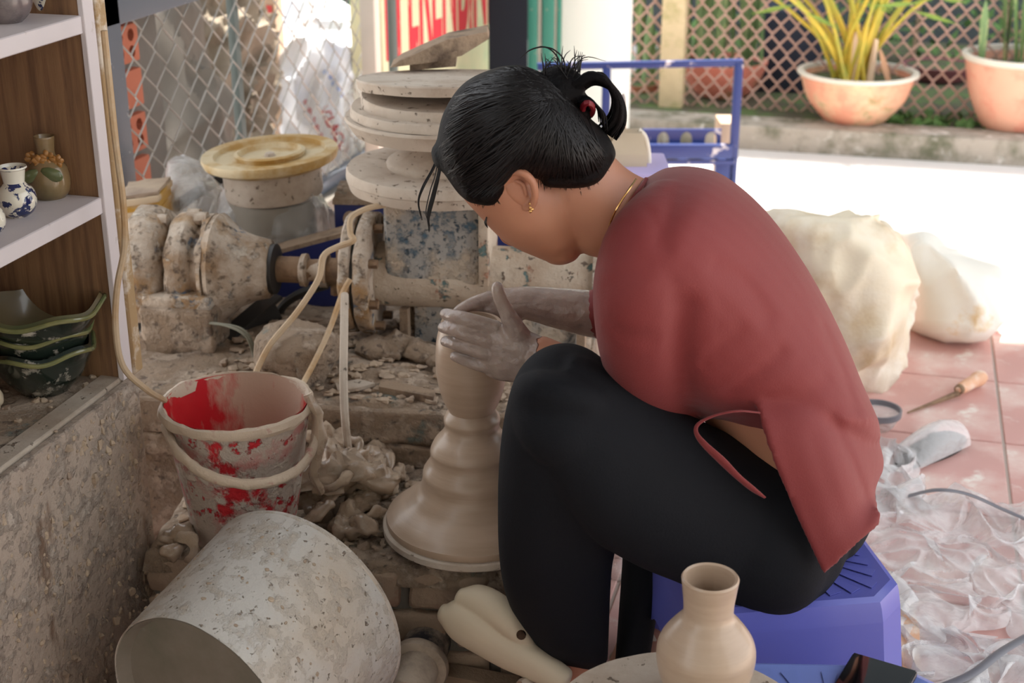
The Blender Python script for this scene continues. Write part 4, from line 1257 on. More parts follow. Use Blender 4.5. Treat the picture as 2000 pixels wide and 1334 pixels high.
# fragment behind with dark board
Cb = at(815, 288, 2.50)
base_h = Cb[2] - zt2 - .006
o = mk('plaster_block', obox(np.array([Cb[0], Cb[1], zt2 + .01 + base_h / 2 - .004]) , RT * .05, HF * .04, ZZ * (base_h / 2 - .003), .004), m_plaster)
tag(o, 'plaster block on the navy box behind the hopper', 'block')
o = mk('plaster_bat', lathe([(.001, 0), (.058, 0), (.062, .01), (.001, .012)], Cb, n=40, cap=False), m_plaster)
tag(o, 'small plaster disc behind the trumpet stand', 'plaster bat', 'plaster bats on the pug mill')
o = mk('wood_offcut', bar(at(776, 278, 2.50) + ZZ * .004, at(880, 238, 2.52), .05, .014), m_darksteel, smooth=False)
tag(o, 'dark wooden offcut lying on the small plaster disc', 'offcut')

# ---- plaster ring mould on wrapped bundle
CMld = at(527, 302, 2.55)
kR = mpp(302, 2.55)
R = 134 * kR
axm = nrm(ZZ + RT * -.06 + HF * -.02)
mould = thing('plaster_mould', 'round plaster mould with raised rings and ochre rim', 'mould', CMld - ZZ * .07)
mk('plate', lathe([(.001, -.018), (R * .85, -.018), (R * .97, -.010), (R, 0), (R * .99, .006), (R * .82, .006), (R * .80, -.002), (R * .5, -.002), (.001, -.002)], CMld, axm, n=72, cap=False), m_plaster2, mould)
mk('ring', lathe([(R * .5, -.002), (R * .52, .006), (R * .46, .008), (R * .43, -.002)], CMld, axm, n=60, cap=False), m_plaster2, mould)
mk('centre', lathe([(.001, .005), (R * .06, .004), (R * .09, -.002)], CMld, axm, n=30, cap=False), m_plaster, mould)
mk('drum', lathe([(.001, -.075), (R * .70, -.075), (R * .715, -.07), (R * .72, -.018), (.001, -.018)], CMld, axm, n=60, cap=False), m_plaster, mould)
wb_ = mk('wrapped_bucket', bundle([(452, 372, 622, 366, 2.57, .09), (440, 400, 640, 395, 2.57, .10), (425, 440, 652, 435, 2.57, .10), (425, 490, 650, 490, 2.57, .10), (440, 540, 640, 540, 2.57, .10)], 9, .016, 5.5, k=8, n=64), m_film2)
tag(wb_, 'bundle wrapped in crinkled clear plastic below the plaster mould', 'bundle')
A_ = np.array([*at(530, 400, 2.55)[:2], LZ])
o = mk('clay_block', lathe([(.001, 0), (.078, 0), (.082, .02), (.082, CMld[2] - LZ - .08), (.001, CMld[2] - LZ - .078)], A_, n=32, cap=False), M('grey_wrapped_clay', lin(150, 142, 130), 0.6, var=.2, vscale=9))
tag(o, 'grey clay block inside the clear wrapping under the mould', 'clay')
o = mk('plastic_wrap', bundle([(330, 330, 400, 325, 2.62, .05), (325, 380, 440, 370, 2.60, .08), (335, 430, 450, 420, 2.58, .09), (350, 480, 450, 480, 2.58, .08)], 8, .015, 3.3, k=6, n=50), m_film2)
tag(o, 'crinkled clear plastic heap left of the plaster mould', 'plastic')

# yellow crate behind the gear drive
y0, y1 = at(232, 400, 2.42), at(316, 398, 2.46)
yz = y0[2] + .01
crate = thing('plastic_crate', 'dusty yellow plastic crate behind the shelf post', 'crate', ((y0 + y1) / 2) * [1, 1, 0] + ZZ * LZ)
cy = (y0 + y1) / 2 * [1, 1, 0]
mk('body', obox(cy + ZZ * (LZ + yz) / 2 + HF * .03, (y1 - y0) / 2 * [1, 1, 0], HF * .05, ZZ * (yz - LZ) / 2, .004), m_yellow, crate)
for dz_ in (-.004, -.028):
    mk('rib', obox(cy + ZZ * (yz + dz_) + HF * .03, (y1 - y0) / 2 * [1, 1, 0] * 1.06, HF * .055, ZZ * .006, .002), m_yellow, crate)
mk('dust_layer', displace(subdiv(obox(cy + ZZ * (yz + .006) + HF * .03, (y1 - y0) / 2 * [1, 1, 0], HF * .05, ZZ * .003), 4), .003, 50), m_clay, crate)

# ---- cables, hoses and the white conduit
def cable(name, label, pts, r, mat):
    o = mk(name, tube([at(*p) for p in pts], r, n=8, k=6), mat)
    tag(o, label, 'cable')
cable('power_cable', 'beige cable hanging down the shelf post to the bucket', [(203, 60, 1.69), (222, 250, 1.69), (240, 390, 1.68), (243, 480, 1.68), (229, 560, 1.67), (226, 640, 1.67), (240, 715, 1.67), (285, 760, 1.70), (322, 782, 1.75)], .0042, m_cable)
cable('hose', 'ochre hose arching from the machine down behind the bucket', [(752, 400, 2.14), (715, 408, 2.13), (686, 425, 2.12), (684, 455, 2.11), (690, 470, 2.10), (660, 482, 2.1), (632, 500, 2.09), (622, 545, 2.08), (580, 610, 2.06), (530, 670, 2.03), (504, 718, 2.0), (495, 745, 1.98)], .0048, m_cable)
cable('hose', 'second ochre hose running from the flange to the red bucket', [(684, 545, 2.13), (668, 575, 2.12), (645, 640, 2.07), (615, 705, 2.0), (590, 752, 1.92)], .0045, m_cable)
cable('conduit', 'white clay-flecked conduit pipe running down over the ledge', [(673, 575, 2.06), (672, 650, 2.0), (671, 740, 1.95), (674, 820, 1.92), (683, 905, 1.90)], .0062, m_plaster)
cable('wire', 'thin grey wire looping over the machine foot', [(335, 640, 2.22), (372, 627, 2.2), (420, 632, 2.18), (465, 640, 2.17), (488, 660, 2.17), (500, 700, 2.17), (502, 735, 2.16)], .0028, m_cablegrey)
cable('wire', 'second thin grey wire just below the first one', [(345, 634, 2.21), (385, 630, 2.19), (440, 636, 2.17), (478, 655, 2.16), (494, 690, 2.16), (500, 730, 2.15)], .0022, m_cablegrey)
cable('hose', 'dark rubber hose curving in front of the navy stand', [(540, 625, 2.38), (555, 595, 2.37), (590, 572, 2.36), (640, 556, 2.36)], .008, m_darksteel)

# lump of wrapped clay, offcuts on the ledge
o = mk('clay_lump', bundle([(520, 645, 600, 632, 2.14, .05), (505, 670, 660, 655, 2.11, .075), (500, 710, 662, 690, 2.09, .08), (530, 742, 640, 735, 2.08, .06)], 8, .008, 1.9, k=6, n=48), m_crust)
tag(o, 'rounded lump of dry clay on the ledge behind the bucket', 'clay')
lp = [onz(a, b, LZ + .012) for a, b in ((745, 740), (850, 762), (846, 775), (740, 755))]
o = mk('broken_lath', prism(lp, -ZZ * .012), m_scrapwood, smooth=False)
tag(o, 'short broken wooden slat lying on the ledge', 'offcut')
lp = [onz(a, b, LZ + .008) for a, b in ((655, 748), (700, 740), (733, 748), (700, 757), (660, 762))]
o = mk('plaster_flake', prism(lp, -ZZ * .006), m_plaster, smooth=False)
tag(o, 'pale leaf-shaped plaster flake beside the conduit', 'flake')
for (x, y, s, lb) in ((830, 700, .03, 'dark clod of clay under the barrel'), (870, 715, .024, 'crumbled clod of clay beside the wheel pot'), (760, 690, .035, 'flat clod of clay behind the wooden slat'), (560, 600, .02, 'small rusty clod by the navy stand')):
    c = onz(x, y, LZ)
    o = mk('clay_clod', displace(ellip(c + ZZ * s * .3, GX * s * 1.3, GY * s, ZZ * s * .5, 18, 12), s * .5, 30), m_crust)
    tag(o, lb, 'clay')
# ================================================================== WHEEL AND CLAY ON IT
DW = 1.75
Wc = at(924, 1005, DW)
kW = mpp(1000, DW)
Wz = PZ + .014
WC = np.array([Wc[0], Wc[1], Wz])
def hz_at(py):
    return at(924, py, DW)[2]
wheel = thing('potters_wheel', 'round wheel head turning low over the clay-covered plinth', 'potter\'s wheel', WC * [1, 1, 0] + ZZ * (PZ - .01))
Rw = 176 * kW
mk('wheel_head', lathe([(.001, 0), (Rw * .96, 0), (Rw, .004), (Rw, .012), (Rw * .985, .014), (.001, .014)], WC, n=80, cap=False), m_plaster, wheel)
mk('shaft', lathe([(.03, -.024), (.03, .002)], WC, n=24), m_rust, wheel)
mk('bat', lathe([(.001, .014), (Rw * .955, .014), (Rw * .965, .018), (Rw * .955, .024), (.001, .024)], WC, n=80, cap=False), m_thrown, wheel)
z0 = Wz + .024
def hw(py):                                     # height over wheel for a silhouette row
    return hz_at(py) - z0
cone = smoothprof([(Rw * .95, 0), (Rw * .86, .010), (Rw * .70, .024), (111 * kW, .034), (101 * kW, .044), (97 * kW, .056), (95 * kW, .068), (83 * kW, .082), (80 * kW, .092), (80 * kW, .100), (72 * kW, .112), (58 * kW, .124), (52 * kW, .134), (54 * kW, .144), (50 * kW, .152), (44 * kW, .158)], 4)
hump_top = hw(800)
scl = hump_top / .158
cone = [(r, h * scl) for r, h in cone]
hump = mk('clay_hump', lathe([(.001, 0)] + cone + [(.001, .155 * scl)], np.array([WC[0], WC[1], z0]), n=80, cap=False, wob=.01), m_thrown)
tag(hump, 'tall ridged cone of wet clay turning on the wheel', 'clay')
pz = z0 + .155 * scl
kb_ = mpp(720, DW)
top_pot = at(918, 628, DW)[2] - pz
potv = [(44 * kb_, 0), (47 * kb_, .006), (58 * kb_, top_pot * .17), (67 * kb_, top_pot * .36), (70 * kb_, top_pot * .56), (67 * kb_, top_pot * .8), (58 * kb_, top_pot)]
pv = smoothprof(potv, 5)
po_ = mk('clay_bowl', lathe([(.001, 0)] + pv + [(52 * kb_, top_pot), (58 * kb_, top_pot * .7), (44 * kb_, top_pot * .3), (.001, top_pot * .2)], np.array([WC[0], WC[1], pz]), n=72, cap=False, wob=.01), m_thrown)
tag(po_, 'small round pot being shaped by hands at the top of the clay cone', 'pot')

# ================================================================== RED BUCKET
Bb = onz(455, 1040, PZ)
bax = nrm(ZZ + RT * -.06 + HF * .0)
rimc = at(462, 782, float(np.dot(Bb, HF)))
bH = np.linalg.norm(rimc - Bb)
bax = nrm(nrm(rimc - Bb) - RT * .085)
kB = mpp(782, float(np.dot(Bb, HF)))
bR1, bR0 = 146 * kB, 100 * kB
bk = thing('bucket', 'red plastic bucket smeared with clay on the plinth', 'bucket', Bb)
b0c = rimc - bax * bH
body = [(bR0, 0), (bR0 + (bR1 - bR0) * .42, bH * .42), (bR0 + (bR1 - bR0) * .44, bH * .44), (bR1 * .955, bH * .93)]
mk('body', displace(lathe([(.001, 0)] + body, b0c, bax, n=72, cap=False), .0015, 40), m_redplastic, bk)
mk('inside', lathe([(bR1 * .95, bH), (bR1 * .93, bH * .95), (bR0 * .97, .01), (.001, .008)], b0c, bax, n=72, cap=False), m_redinside, bk)
mk('rim', displace(lathe([(bR1 * .94, bH * .93), (bR1 * 1.0, bH * .93), (bR1 * 1.035, bH * .96), (bR1 * 1.02, bH), (bR1 * .97, bH * 1.01), (bR1 * .94, bH * .99), (bR1 * .94, bH * .93)], b0c, bax, n=96, cap=False), .004, 26), m_claycoat, bk)
dB = float(np.dot(Bb, HF))
hp = [(322, 832, dB - .03), (345, 880, dB - .09), (400, 925, dB - .12), (470, 945, dB - .13), (540, 938, dB - .12), (590, 910, dB - .09), (612, 870, dB - .04), (618, 820, dB), (600, 770, dB + .01)]
mk('handle', displace(tube([at(*p) for p in hp], [.006] * len(hp), n=10, k=6, flat=1.4), .002, 80), m_claycoat, bk)
dr = [displace(tube([at(604, 775, dB - .01), at(622, 820, dB - .02), at(620, 880, dB - .03), at(612, 925, dB - .03), at(628, 960, dB - .02)], [.005, .008, .009, .006, .003], n=8, k=5), .005, 45)]
mk('clay_drip', join(*dr), m_claywet, bk)

# ================================================================== HEAP OF CLAY TRIMMINGS
rs = np.random.default_rng(5)
heap = [(640, 870, .030, 1.1), (660, 905, .034, 1.5), (690, 880, .022, .9), (705, 915, .03, 1.6), (735, 895, .026, .8), (750, 920, .03, 1.5), (775, 930, .02, .9), (655, 945, .04, 2.0), (690, 955, .034, 1.4), (725, 945, .03, 1.6), (620, 985, .03, 1.4), (650, 1000, .034, 2.0), (690, 1000, .026, 1.8), (720, 985, .024, 1.0), (735, 1020, .02, .8), (705, 1040, .024, 1.3), (745, 965, .022, 1.2), (615, 945, .028, 1.6), (665, 1030, .022, 1.1), (345, 1055, .02, 1.2), (365, 1075, .024, 1.4), (340, 1080, .016, .9)]
for i, (x, y, s, e) in enumerate(heap):
    c = onz(x, y, PZ + .012 + (.03 if 620 < x < 730 and y < 960 else .0))
    a = rs.uniform(0, 3.14)
    u = (RT * math.cos(a) + HF * math.sin(a))
    w_ = np.cross(ZZ, u)
    if i % 3 == 2:                               # curled ribbon of trimmed clay
        pts = [c + u * s * e * t + w_ * s * .5 * math.sin(3 * t) + ZZ * (s * .35 + s * .4 * math.cos(2.2 * t)) for t in np.linspace(-1, 1, 6)]
        vf = displace(tube(pts, [s * .22, s * .36, s * .42, s * .4, s * .34, s * .2], n=12, k=4, flat=.45), s * .25, 50)
    else:
        vf = displace(ellip(c + ZZ * s * .3, u * s * e, w_ * s * .7, ZZ * s * .62, 22, 14), s * .7, 42, 5)
    o = mk('clay_trimming', vf, m_claywet if i % 4 else m_clay, angle=80)
    where = ['under the bucket\'s clay drip', 'beside the bucket handle', 'at the foot of the ledge', 'in the middle of the heap', 'against the ledge wall', 'next to the wheel\'s left rim', 'touching the wheel rim', 'hanging over the bucket side', 'below the heap\'s centre', 'left of the wheel bat', 'closest to the bucket base', 'behind the white tub\'s mouth', 'above the white tub\'s rim', 'between heap and wheel', 'lowest beside the wheel', 'lowest beside the white tub', 'just off the wheel rim', 'pressed against the bucket', 'resting behind the tub rim', 'on the plinth corner, rearmost', 'on the plinth corner, largest', 'on the plinth corner, smallest'][i]
    lab = ('curled ribbon of wet clay ' if i % 3 == 2 else 'lump of wet clay ') + where
    tag(o, lab, 'clay', 'clay trimmings in the heap beside the wheel' if i < 19 else 'clay scraps left of the bucket')

# ================================================================== LYING WHITE TUB (foreground left)
N_ = onz(392, 1384, .135)
F_ = onz(580, 1204, .152)
dax = nrm(F_ - N_)
Ld = np.linalg.norm(F_ - N_)
Rn, Rf = .130, .148
drum = thing('plastic_tub', 'big dusty white plastic tub lying on its side in front', 'tub', (N_ + F_) / 2 * [1, 1, 0])
pro = smoothprof([(Rn * .97, 0), (Rn, .006), (Rn + (Rf - Rn) * .5, Ld * .5), (Rf, Ld), (Rf * 1.005, Ld * 1.05)], 5)
mk('wall', displace(lathe(pro + [(Rf * .96, Ld * 1.05), (Rn * .95, .02)], N_, dax, n=96, cap=False), .0012, 18), m_drum, drum)
mk('base', lathe([(.001, .014), (Rn * .90, .014), (Rn * .93, .006), (Rn * .965, -.002), (Rn * .985, .004)], N_, dax, n=96, cap=False), m_drumbase, drum)
mk('mouth_rim', lathe([(Rf * 1.0, Ld * 1.03), (Rf * 1.012, Ld * 1.04), (Rf * 1.012, Ld * 1.06), (Rf * .97, Ld * 1.065)], N_, dax, n=96, cap=False), m_drum, drum)
cl = []
u_, w__ = frame(dax)
for i in range(220):
    t = rng.uniform(.05, .95)
    a = rng.uniform(0, 6.28)
    r = Rn + (Rf - Rn) * t
    nn = u_ * math.cos(a) + w__ * math.sin(a)
    if nn[2] < .25: continue
    s = rng.uniform(.0006, .0022)
    tt = np.cross(nn, dax)
    cl.append(displace(ellip(N_ + dax * Ld * t + nn * r, dax * s * 1.3, tt * s * rng.uniform(1, 2.4), nn * s * .6, 7, 5), s * .8, 150))
mk('clay_crumbs', join(*cl), m_clay, drum, kind='stuff')

# ================================================================== PIPE FITTINGS, CREAM CLAY PIECE
P0, P1 = onz(800, 1345, .045), onz(853, 1208, .05)
pax = nrm(P1 - P0)
Lp = np.linalg.norm(P1 - P0)
kp = mpp(1280, 1.5)
pipe = thing('pipe_fitting', 'clay-smeared pipe coupling lying beside the white tub', 'pipe', (P0 + P1) / 2 * [1, 1, 0])
mk('end_socket', displace(lathe([(.001, -.02), (40 * kp, -.02), (44 * kp, -.01), (46 * kp, .02), (46 * kp, Lp * .28)], P0, pax, n=40), .001, 50), m_pvc, pipe)
mk('collar', displace(lathe([(40 * kp, Lp * .26), (63 * kp, Lp * .27), (66 * kp, Lp * .32), (62 * kp, Lp * .36), (40 * kp, Lp * .37)], P0, pax, n=40), .001, 50), m_pvc, pipe)
mk('black_sleeve', displace(lathe([(44 * kp, Lp * .36), (50 * kp, Lp * .5), (50 * kp, Lp * .78), (44 * kp, Lp * .80)], P0, pax, n=40), .0008, 60), m_pvcblack, pipe)
mk('ring', displace(lathe([(36 * kp, Lp * .84), (46 * kp, Lp * .86), (46 * kp, Lp * 1.0), (40 * kp, Lp * 1.06), (.001, Lp * 1.07)], P0, pax, n=40), .0012, 50), m_pvc, pipe)
o = mk('floor_stick', bar(onz(870, 1318, .012), onz(1010, 1345, .012), .03, .02), m_scrapwood, smooth=False)
tag(o, 'pale wooden stick on the floor below the cream clay piece', 'stick')
dk = 1.53
dk = 1.56
cream = blob([sil([(872, 1182, 859, 1212, dk + .05, .012), (890, 1177, 884, 1244, dk + .045, .020), (932, 1192, 928, 1270, dk + .03, .024), (985, 1224, 980, 1298, dk + .015, .024), (1046, 1262, 1034, 1322, dk - .005, .020), (1112, 1308, 1086, 1348, dk - .03, .016)], n=26, k=5, p=2.3),
              sil([(904, 1150, 892, 1178, dk + .05, .010), (936, 1146, 918, 1192, dk + .045, .020), (976, 1163, 956, 1214, dk + .03, .024), (1011, 1194, 986, 1236, dk + .015, .022), (1034, 1230, 1012, 1256, dk + .005, .015), (1046, 1256, 1034, 1268, dk, .008)], n=26, k=5, p=2.2)], .0019, 2)
hole0, hole1 = at(1010, 1232, 1.40), at(1026, 1242, 1.60)
cream = cut(cream, tube([at(1018, 1240, 1.42), at(1018, 1240, 1.72)], .0065, n=12))
o = mk('clay_figure_piece', cream, m_bisque, angle=60)
tag(o, 'smooth cream clay piece shaped like a duck head with an eye hole', 'clay piece')
o = mk('clay_pile', displace(ellip(onz(930, 1290, .0) + HF * .06, RT * .10, HF * .08, ZZ * .05, 26, 14), .02, 24, 4), m_crust)
tag(o, 'dark muddy clay pile under the cream clay piece', 'clay')

# ================================================================== STOOLS
def stool(name, label, C, h, wid, rot, mat):
    """square plastic stool: chamfered seat, four flared legs, arched openings, moulded fan pattern"""
    root = thing(name, label, 'stool', C, 'plastic stools')
    ca, sa = math.cos(rot), math.sin(rot)
    X = RT * ca + HF * sa
    Y = -RT * sa + HF * ca
    C = np.asarray(C, float)
    def oct_(half, ch):
        return [(half, half - ch), (half - ch, half), (-half + ch, half), (-half, half - ch), (-half, -half + ch), (-half + ch, -half), (half - ch, -half), (half, -half + ch)]
    W = wid / 2
    rings = []
    for hf, ch, z in ((W * .86, .030, h - .001), (W * .93, .034, h), (W * .985, .036, h - .004), (W, .036, h - .012), (W * 1.02, .036, h - .03)):
        rings.append([C + X * a + Y * b + ZZ * z for a, b in oct_(hf, ch)])
    mk('seat', loft([[C + ZZ * (h - .0012)] * 8] + rings, False), mat, root, angle=25)
    # skirt panels with arched opening
    zt, zb = h - .03, 0.0
    W2 = W * 1.17
    for k in range(4):
        an = k * math.pi / 2
        px_, py_ = X * math.cos(an) + Y * math.sin(an), -X * math.sin(an) + Y * math.cos(an)
        def pt(s, z):
            t = (zt - z) / (zt - zb)
            hf = W * 1.02 + (W2 - W * 1.02) * t
            return C + px_ * hf + py_ * s * (hf - .036) + ZZ * z
        cols = []
        ns = 24
        for i in range(ns + 1):
            s = -1 + 2 * i / ns
            q = s / .62
            zlow = zb if abs(q) >= 1 else zb + (h * .60) * math.sqrt(max(0, 1 - abs(q) ** 3))
            cols.append((s, zlow))
        grid = [[pt(s, zt + (zl - zt) * j / 5) for j in range(6)] for s, zl in cols]
        V, F = sheet(grid)
        n0 = len(V)
        off = -px_ * .003
        V2 = V + [tuple(np.array(v) + off) for v in V]
        F2 = F + [tuple(n0 + i for i in f) for f in F]
        for i in range(ns):
            a, b = i * 6 + 5, (i + 1) * 6 + 5
            F2.append((a, b, n0 + b, n0 + a))
        mk('side_panel', (V2, F2), mat, root, angle=35)
        # corner leg strip (chamfer)
        an2 = an + math.pi / 4
        A = []
        for z in (zt, zt * .5, zb):
            t = (zt - z) / (zt - zb)
            hf = W * 1.02 + (W2 - W * 1.02) * t
            A.append([C + px_ * hf + py_ * (hf - .036) + ZZ * z, C + px_ * (hf - .036) + py_ * hf + ZZ * z])
        V, F = sheet(A)
        V2 = V + [tuple(np.array(v) - (px_ + py_) * .003) for v in V]
        F2 = F + [tuple(len(V) + i for i in f) for f in F]
        mk('leg', (V2, F2), mat, root)
    # raised fan pattern in the four corners
    for k in range(4):
        an = k * math.pi / 2 + math.pi / 4
        for j in range(-3, 4):
            d_ = an + j * .2
            u = X * math.cos(d_) + Y * math.sin(d_)
            n2 = -X * math.sin(d_) + Y * math.cos(d_)
            q = W * 1.08 - abs(j) * .010
            a, b = C + u * q * .62 + ZZ * h, C + u * q * .98 + ZZ * h
            if abs(np.dot(b - C, X)) > W * .88 or abs(np.dot(b - C, Y)) > W * .88: b = C + u * q * .9 + ZZ * h
            mk('fan_rib', prism([a - n2 * .0015, a + n2 * .0015, b + n2 * .0085, b - n2 * .0085], ZZ * .0008), mat, root, smooth=False)
    return root
ST = onz(1724, 1172, .25)
ang = math.radians(8)
Xs = RT * math.cos(ang) + HF * math.sin(ang); Ys = -RT * math.sin(ang) + HF * math.cos(ang)
wS = .264
SC = ST - Xs * (wS / 2 - .036) + Ys * wS / 2; SC[2] = 0
stool('plastic_stool', 'violet blue plastic stool the potter sits on', SC, .25, wS, ang, m_stool)
ST2 = onz(1752, 1289, .25)
wS = .285
SC2 = ST2 - RT * (wS / 2 - .036) - HF * wS / 2; SC2[2] = 0
stool('plastic_stool', 'lighter blue plastic stool in front carrying phone and vase', SC2, .25, wS, math.radians(-2), m_stool2)

# ---- board, foreground vase and phone on the front stool
BC = rd(.172, 1.192, .2515)
o = mk('round_board', displace(lathe([(.001, 0), (.133, 0), (.137, .003), (.137, .012), (.133, .015), (.001, .015)], BC, n=72, cap=False), .0006, 40), m_plaster)
tag(o, 'round clay-dusted board under the foreground vase', 'board')
vz = .2515 + .0155
VR = at(1376, 1126, 1.243)
VB = np.array([VR[0], VR[1], vz]) + RT * .006
Hh = VR[2] - vz
kv = mpp(1200, 1.243)
fv = thing('clay_vase', 'freshly thrown round clay vase with straight neck in front', 'vase', VB)
pv = [(58 * kv, 0), (72 * kv, .008), (90 * kv, .028), (98 * kv, Hh * .36), (92 * kv, Hh * .48), (70 * kv, Hh * .60), (52 * kv, Hh * .68), (49 * kv, Hh * .76), (53 * kv, Hh * .9), (56 * kv, Hh * .985)]
mk('body', lathe([(.001, 0)] + smoothprof(pv, 6) + [(53 * kv, Hh), (48 * kv, Hh * .99)], VB, n=80, cap=False), m_thrown, fv)
mk('inside', lathe([(48 * kv, Hh * .99), (44 * kv, Hh * .9), (41 * kv, Hh * .75), (60 * kv, Hh * .55), (.001, Hh * .2)], VB, n=60, cap=False), m_thrown, fv)
ph = thing('mobile_phone', 'black mobile phone lying on the front blue stool', 'phone', onz(1690, 1345, .2515))
Pc = onz(1672, 1301, .2515)
da = math.radians(-30)
Xp = RT * math.cos(da) + HF * math.sin(da); Yp = -RT * math.sin(da) + HF * math.cos(da)
pc = Pc + Xp * .028 - Yp * .062
mk('case', obox(pc + ZZ * .0045, Xp * .036, Yp * .074, ZZ * .0042, .0035, 3), m_phoneedge, ph)
mk('screen', obox(pc + ZZ * .009, Xp * .034, Yp * .072, ZZ * .0006, .0004), m_phone, ph)

# ================================================================== RIGHT SIDE: sacks, tool, plastic
def lumpy(rows, seed, amp, ridge, mat, name, label, cat, p=2.1, k=12, n=90):
    o = mk(name, bundle(rows, ridge, amp, seed, k=k, n=n, p=p), mat, angle=70)
    tag(o, label, cat)
    return o
lumpy([(1440, 430, 1620, 420, 2.85, .12), (1470, 470, 1735, 440, 2.85, .20), (1500, 540, 1768, 520, 2.84, .24), (1510, 620, 1762, 615, 2.82, .24), (1520, 690, 1748, 690, 2.80, .22), (1530, 722, 1738, 725, 2.78, .18)], 6.1, .024, 6, m_sack, 'plastic_sack', 'bulging cream plastic sack on the floor behind the potter', 'sack')
lumpy([(1735, 470, 1880, 480, 3.10, .10), (1742, 530, 1938, 530, 3.08, .18), (1750, 585, 1936, 595, 3.04, .20), (1762, 628, 1918, 640, 3.0, .18)], 2.7, .022, 5, m_sack2, 'plastic_sack', 'white plastic sack slumped on the tiles by the right edge', 'sack', p=2.3)
# awl on the tiles
t0, t1, t2 = onz(1773, 806, .004), onz(1872, 768, .010), onz(1926, 738, .014)
aw_ = thing('awl', 'wooden handled awl lying on the tiles', 'tool', t1 * [1, 1, 0])
mk('spike', tube([t0, t1], [.0018, .006], n=8), m_rust, aw_)
d_ = nrm(t2 - t1)
mk('handle', lathe(smoothprof([(.004, -.004), (.009, 0), (.0125, .02), (.013, .05), (.016, .072), (.012, .088), (.003, .094)], 4), t1 + ZZ * .008, d_, n=20), m_toolwood, aw_)
mk('ferrule', lathe([(.0092, -.003), (.0105, .004), (.0098, .008)], t1 + ZZ * .008, d_, n=20), m_rust, aw_)
# crumpled film on the floor (sheet with folds)
def crumple(corners, nu, nv, amp, seed, ridge, ragged=.02, lift=0.003):
    A, B, C, D = corners
    P = []
    for i in range(nu + 1):
        row = []
        for j in range(nv + 1):
            s, t = i / nu, j / nv
            p = (A * (1 - s) + B * s) * (1 - t) + (D * (1 - s) + C * s) * t
            q = p * ridge
            r1 = 1 - abs(mnoise.noise((q[0] + seed, q[1], seed))) * 2.2
            r2 = 1 - abs(mnoise.noise((q[0] * 2.3, q[1] * 2.3 + seed, 3))) * 2.2
            h = amp * max(0, .55 * r1 + .3 * r2 + .35 * mnoise.noise((q[0] * .5, q[1] * .5, seed * 2)))
            ed = min(s, 1 - s, t, 1 - t)
            h *= min(1, ed * 8 + .15)
            w_ = np.array([mnoise.noise((s * 6 + seed, t * 6, 1)), mnoise.noise((s * 6, t * 6 + seed, 7)), 0]) * ragged * 2
            row.append(p + w_ + ZZ * (h + lift))
        P.append(row)
    return sheet(P)
o = mk('plastic_film', crumple([onz(1640, 960, 0), onz(2060, 985, 0), onz(2080, 1240, 0), onz(1690, 1230, 0)], 200, 140, .030, 3.7, 16, .03), m_film, angle=50)
tag(o, 'large crumpled sheet of clear plastic spread over the tiles', 'plastic')
o = mk('plastic_film', crumple([onz(1700, 1180, 0), onz(2080, 1290, 0), onz(2080, 1440, 0), onz(1780, 1440, 0)], 140, 90, .026, 8.2, 17, .03), m_film, angle=50)
tag(o, 'folded edge of clear plastic in the lower right corner', 'plastic')
o = mk('plastic_film', crumple([onz(1690, 860, 0), onz(1790, 900, 0), onz(1790, 1010, 0), onz(1660, 1000, 0)], 50, 40, .04, 1.2, 18, .02), m_film, angle=50)
tag(o, 'small crumple of clear plastic right behind the red shirt', 'plastic')
# film tube with grey edge
def strip(pts, w0, name, label):
    P = [onz(a, b, z) for a, b, z in pts]
    o = mk(name, tube(P, w0, n=8, k=6, flat=.35), m_tinted)
    tag(o, label, 'plastic')
strip([(1775, 968, .03), (1830, 957, .05), (1890, 965, .045), (1960, 995, .03), (2040, 1030, .02)], .006, 'film_edge', 'grey rolled edge of film crossing the tiles at the right')
strip([(1830, 1345, .02), (1900, 1315, .03), (1960, 1270, .035), (2040, 1225, .03)], .007, 'film_edge', 'grey rolled edge of film in the lower right corner')
slp = thing('plastic_slipper', 'clear plastic slipper with a dark sole on the tiles', 'slipper', onz(1810, 880, 0))
s0, s1_ = onz(1752, 915, .0), onz(1868, 862, .0)
sd_ = nrm(s1_ - s0); sn_ = np.cross(ZZ, sd_)
Ls = np.linalg.norm(s1_ - s0)
out = []
for t in np.linspace(0, 2 * math.pi, 36, endpoint=False):
    out.append((s0 + s1_) / 2 + sd_ * Ls / 2 * 1.05 * math.cos(t) + sn_ * (.032 + .008 * math.cos(t)) * math.copysign(abs(math.sin(t)) ** .8, math.sin(t)))
mk('sole', prism([p + ZZ * .001 for p in out], ZZ * .010), m_darksteel, slp, smooth=False)
rings = []
for q in np.linspace(.0, .85, 9):
    c = s0 + sd_ * Ls * (.1 + q) + ZZ * .008
    hgt = .05 * math.sin(.4 + q * 2.2)
    rings.append([c + sn_ * .036 * math.cos(a) + ZZ * hgt * math.sin(a) for a in np.linspace(0, math.pi, 14)])
mk('upper', sheet(rings), m_film, slp)
mk('edge_band', tube([p + ZZ * .012 for p in out[-6:] + out[:7]], .004, n=8, k=2), m_darksteel, slp)
bw = onz(1712, 835, 0)
bwl = thing('plastic_dish', 'shallow clear dish with a grey rim beside the cream sack', 'dish', bw)
Rb = 44 * mpp(820, 2.45)
mk('bowl', lathe(smoothprof([(Rb * .6, .0), (Rb * .8, .012), (Rb * .97, .03)], 4) + [(Rb * .93, .03), (.001, .01)], bw, n=40, cap=False), m_film2, bwl)
mk('rim', lathe([(Rb * .95, .028), (Rb * 1.03, .028), (Rb * 1.03, .04), (Rb * .95, .04), (Rb * .95, .028)], bw, n=40, cap=False), m_tinted, bwl)
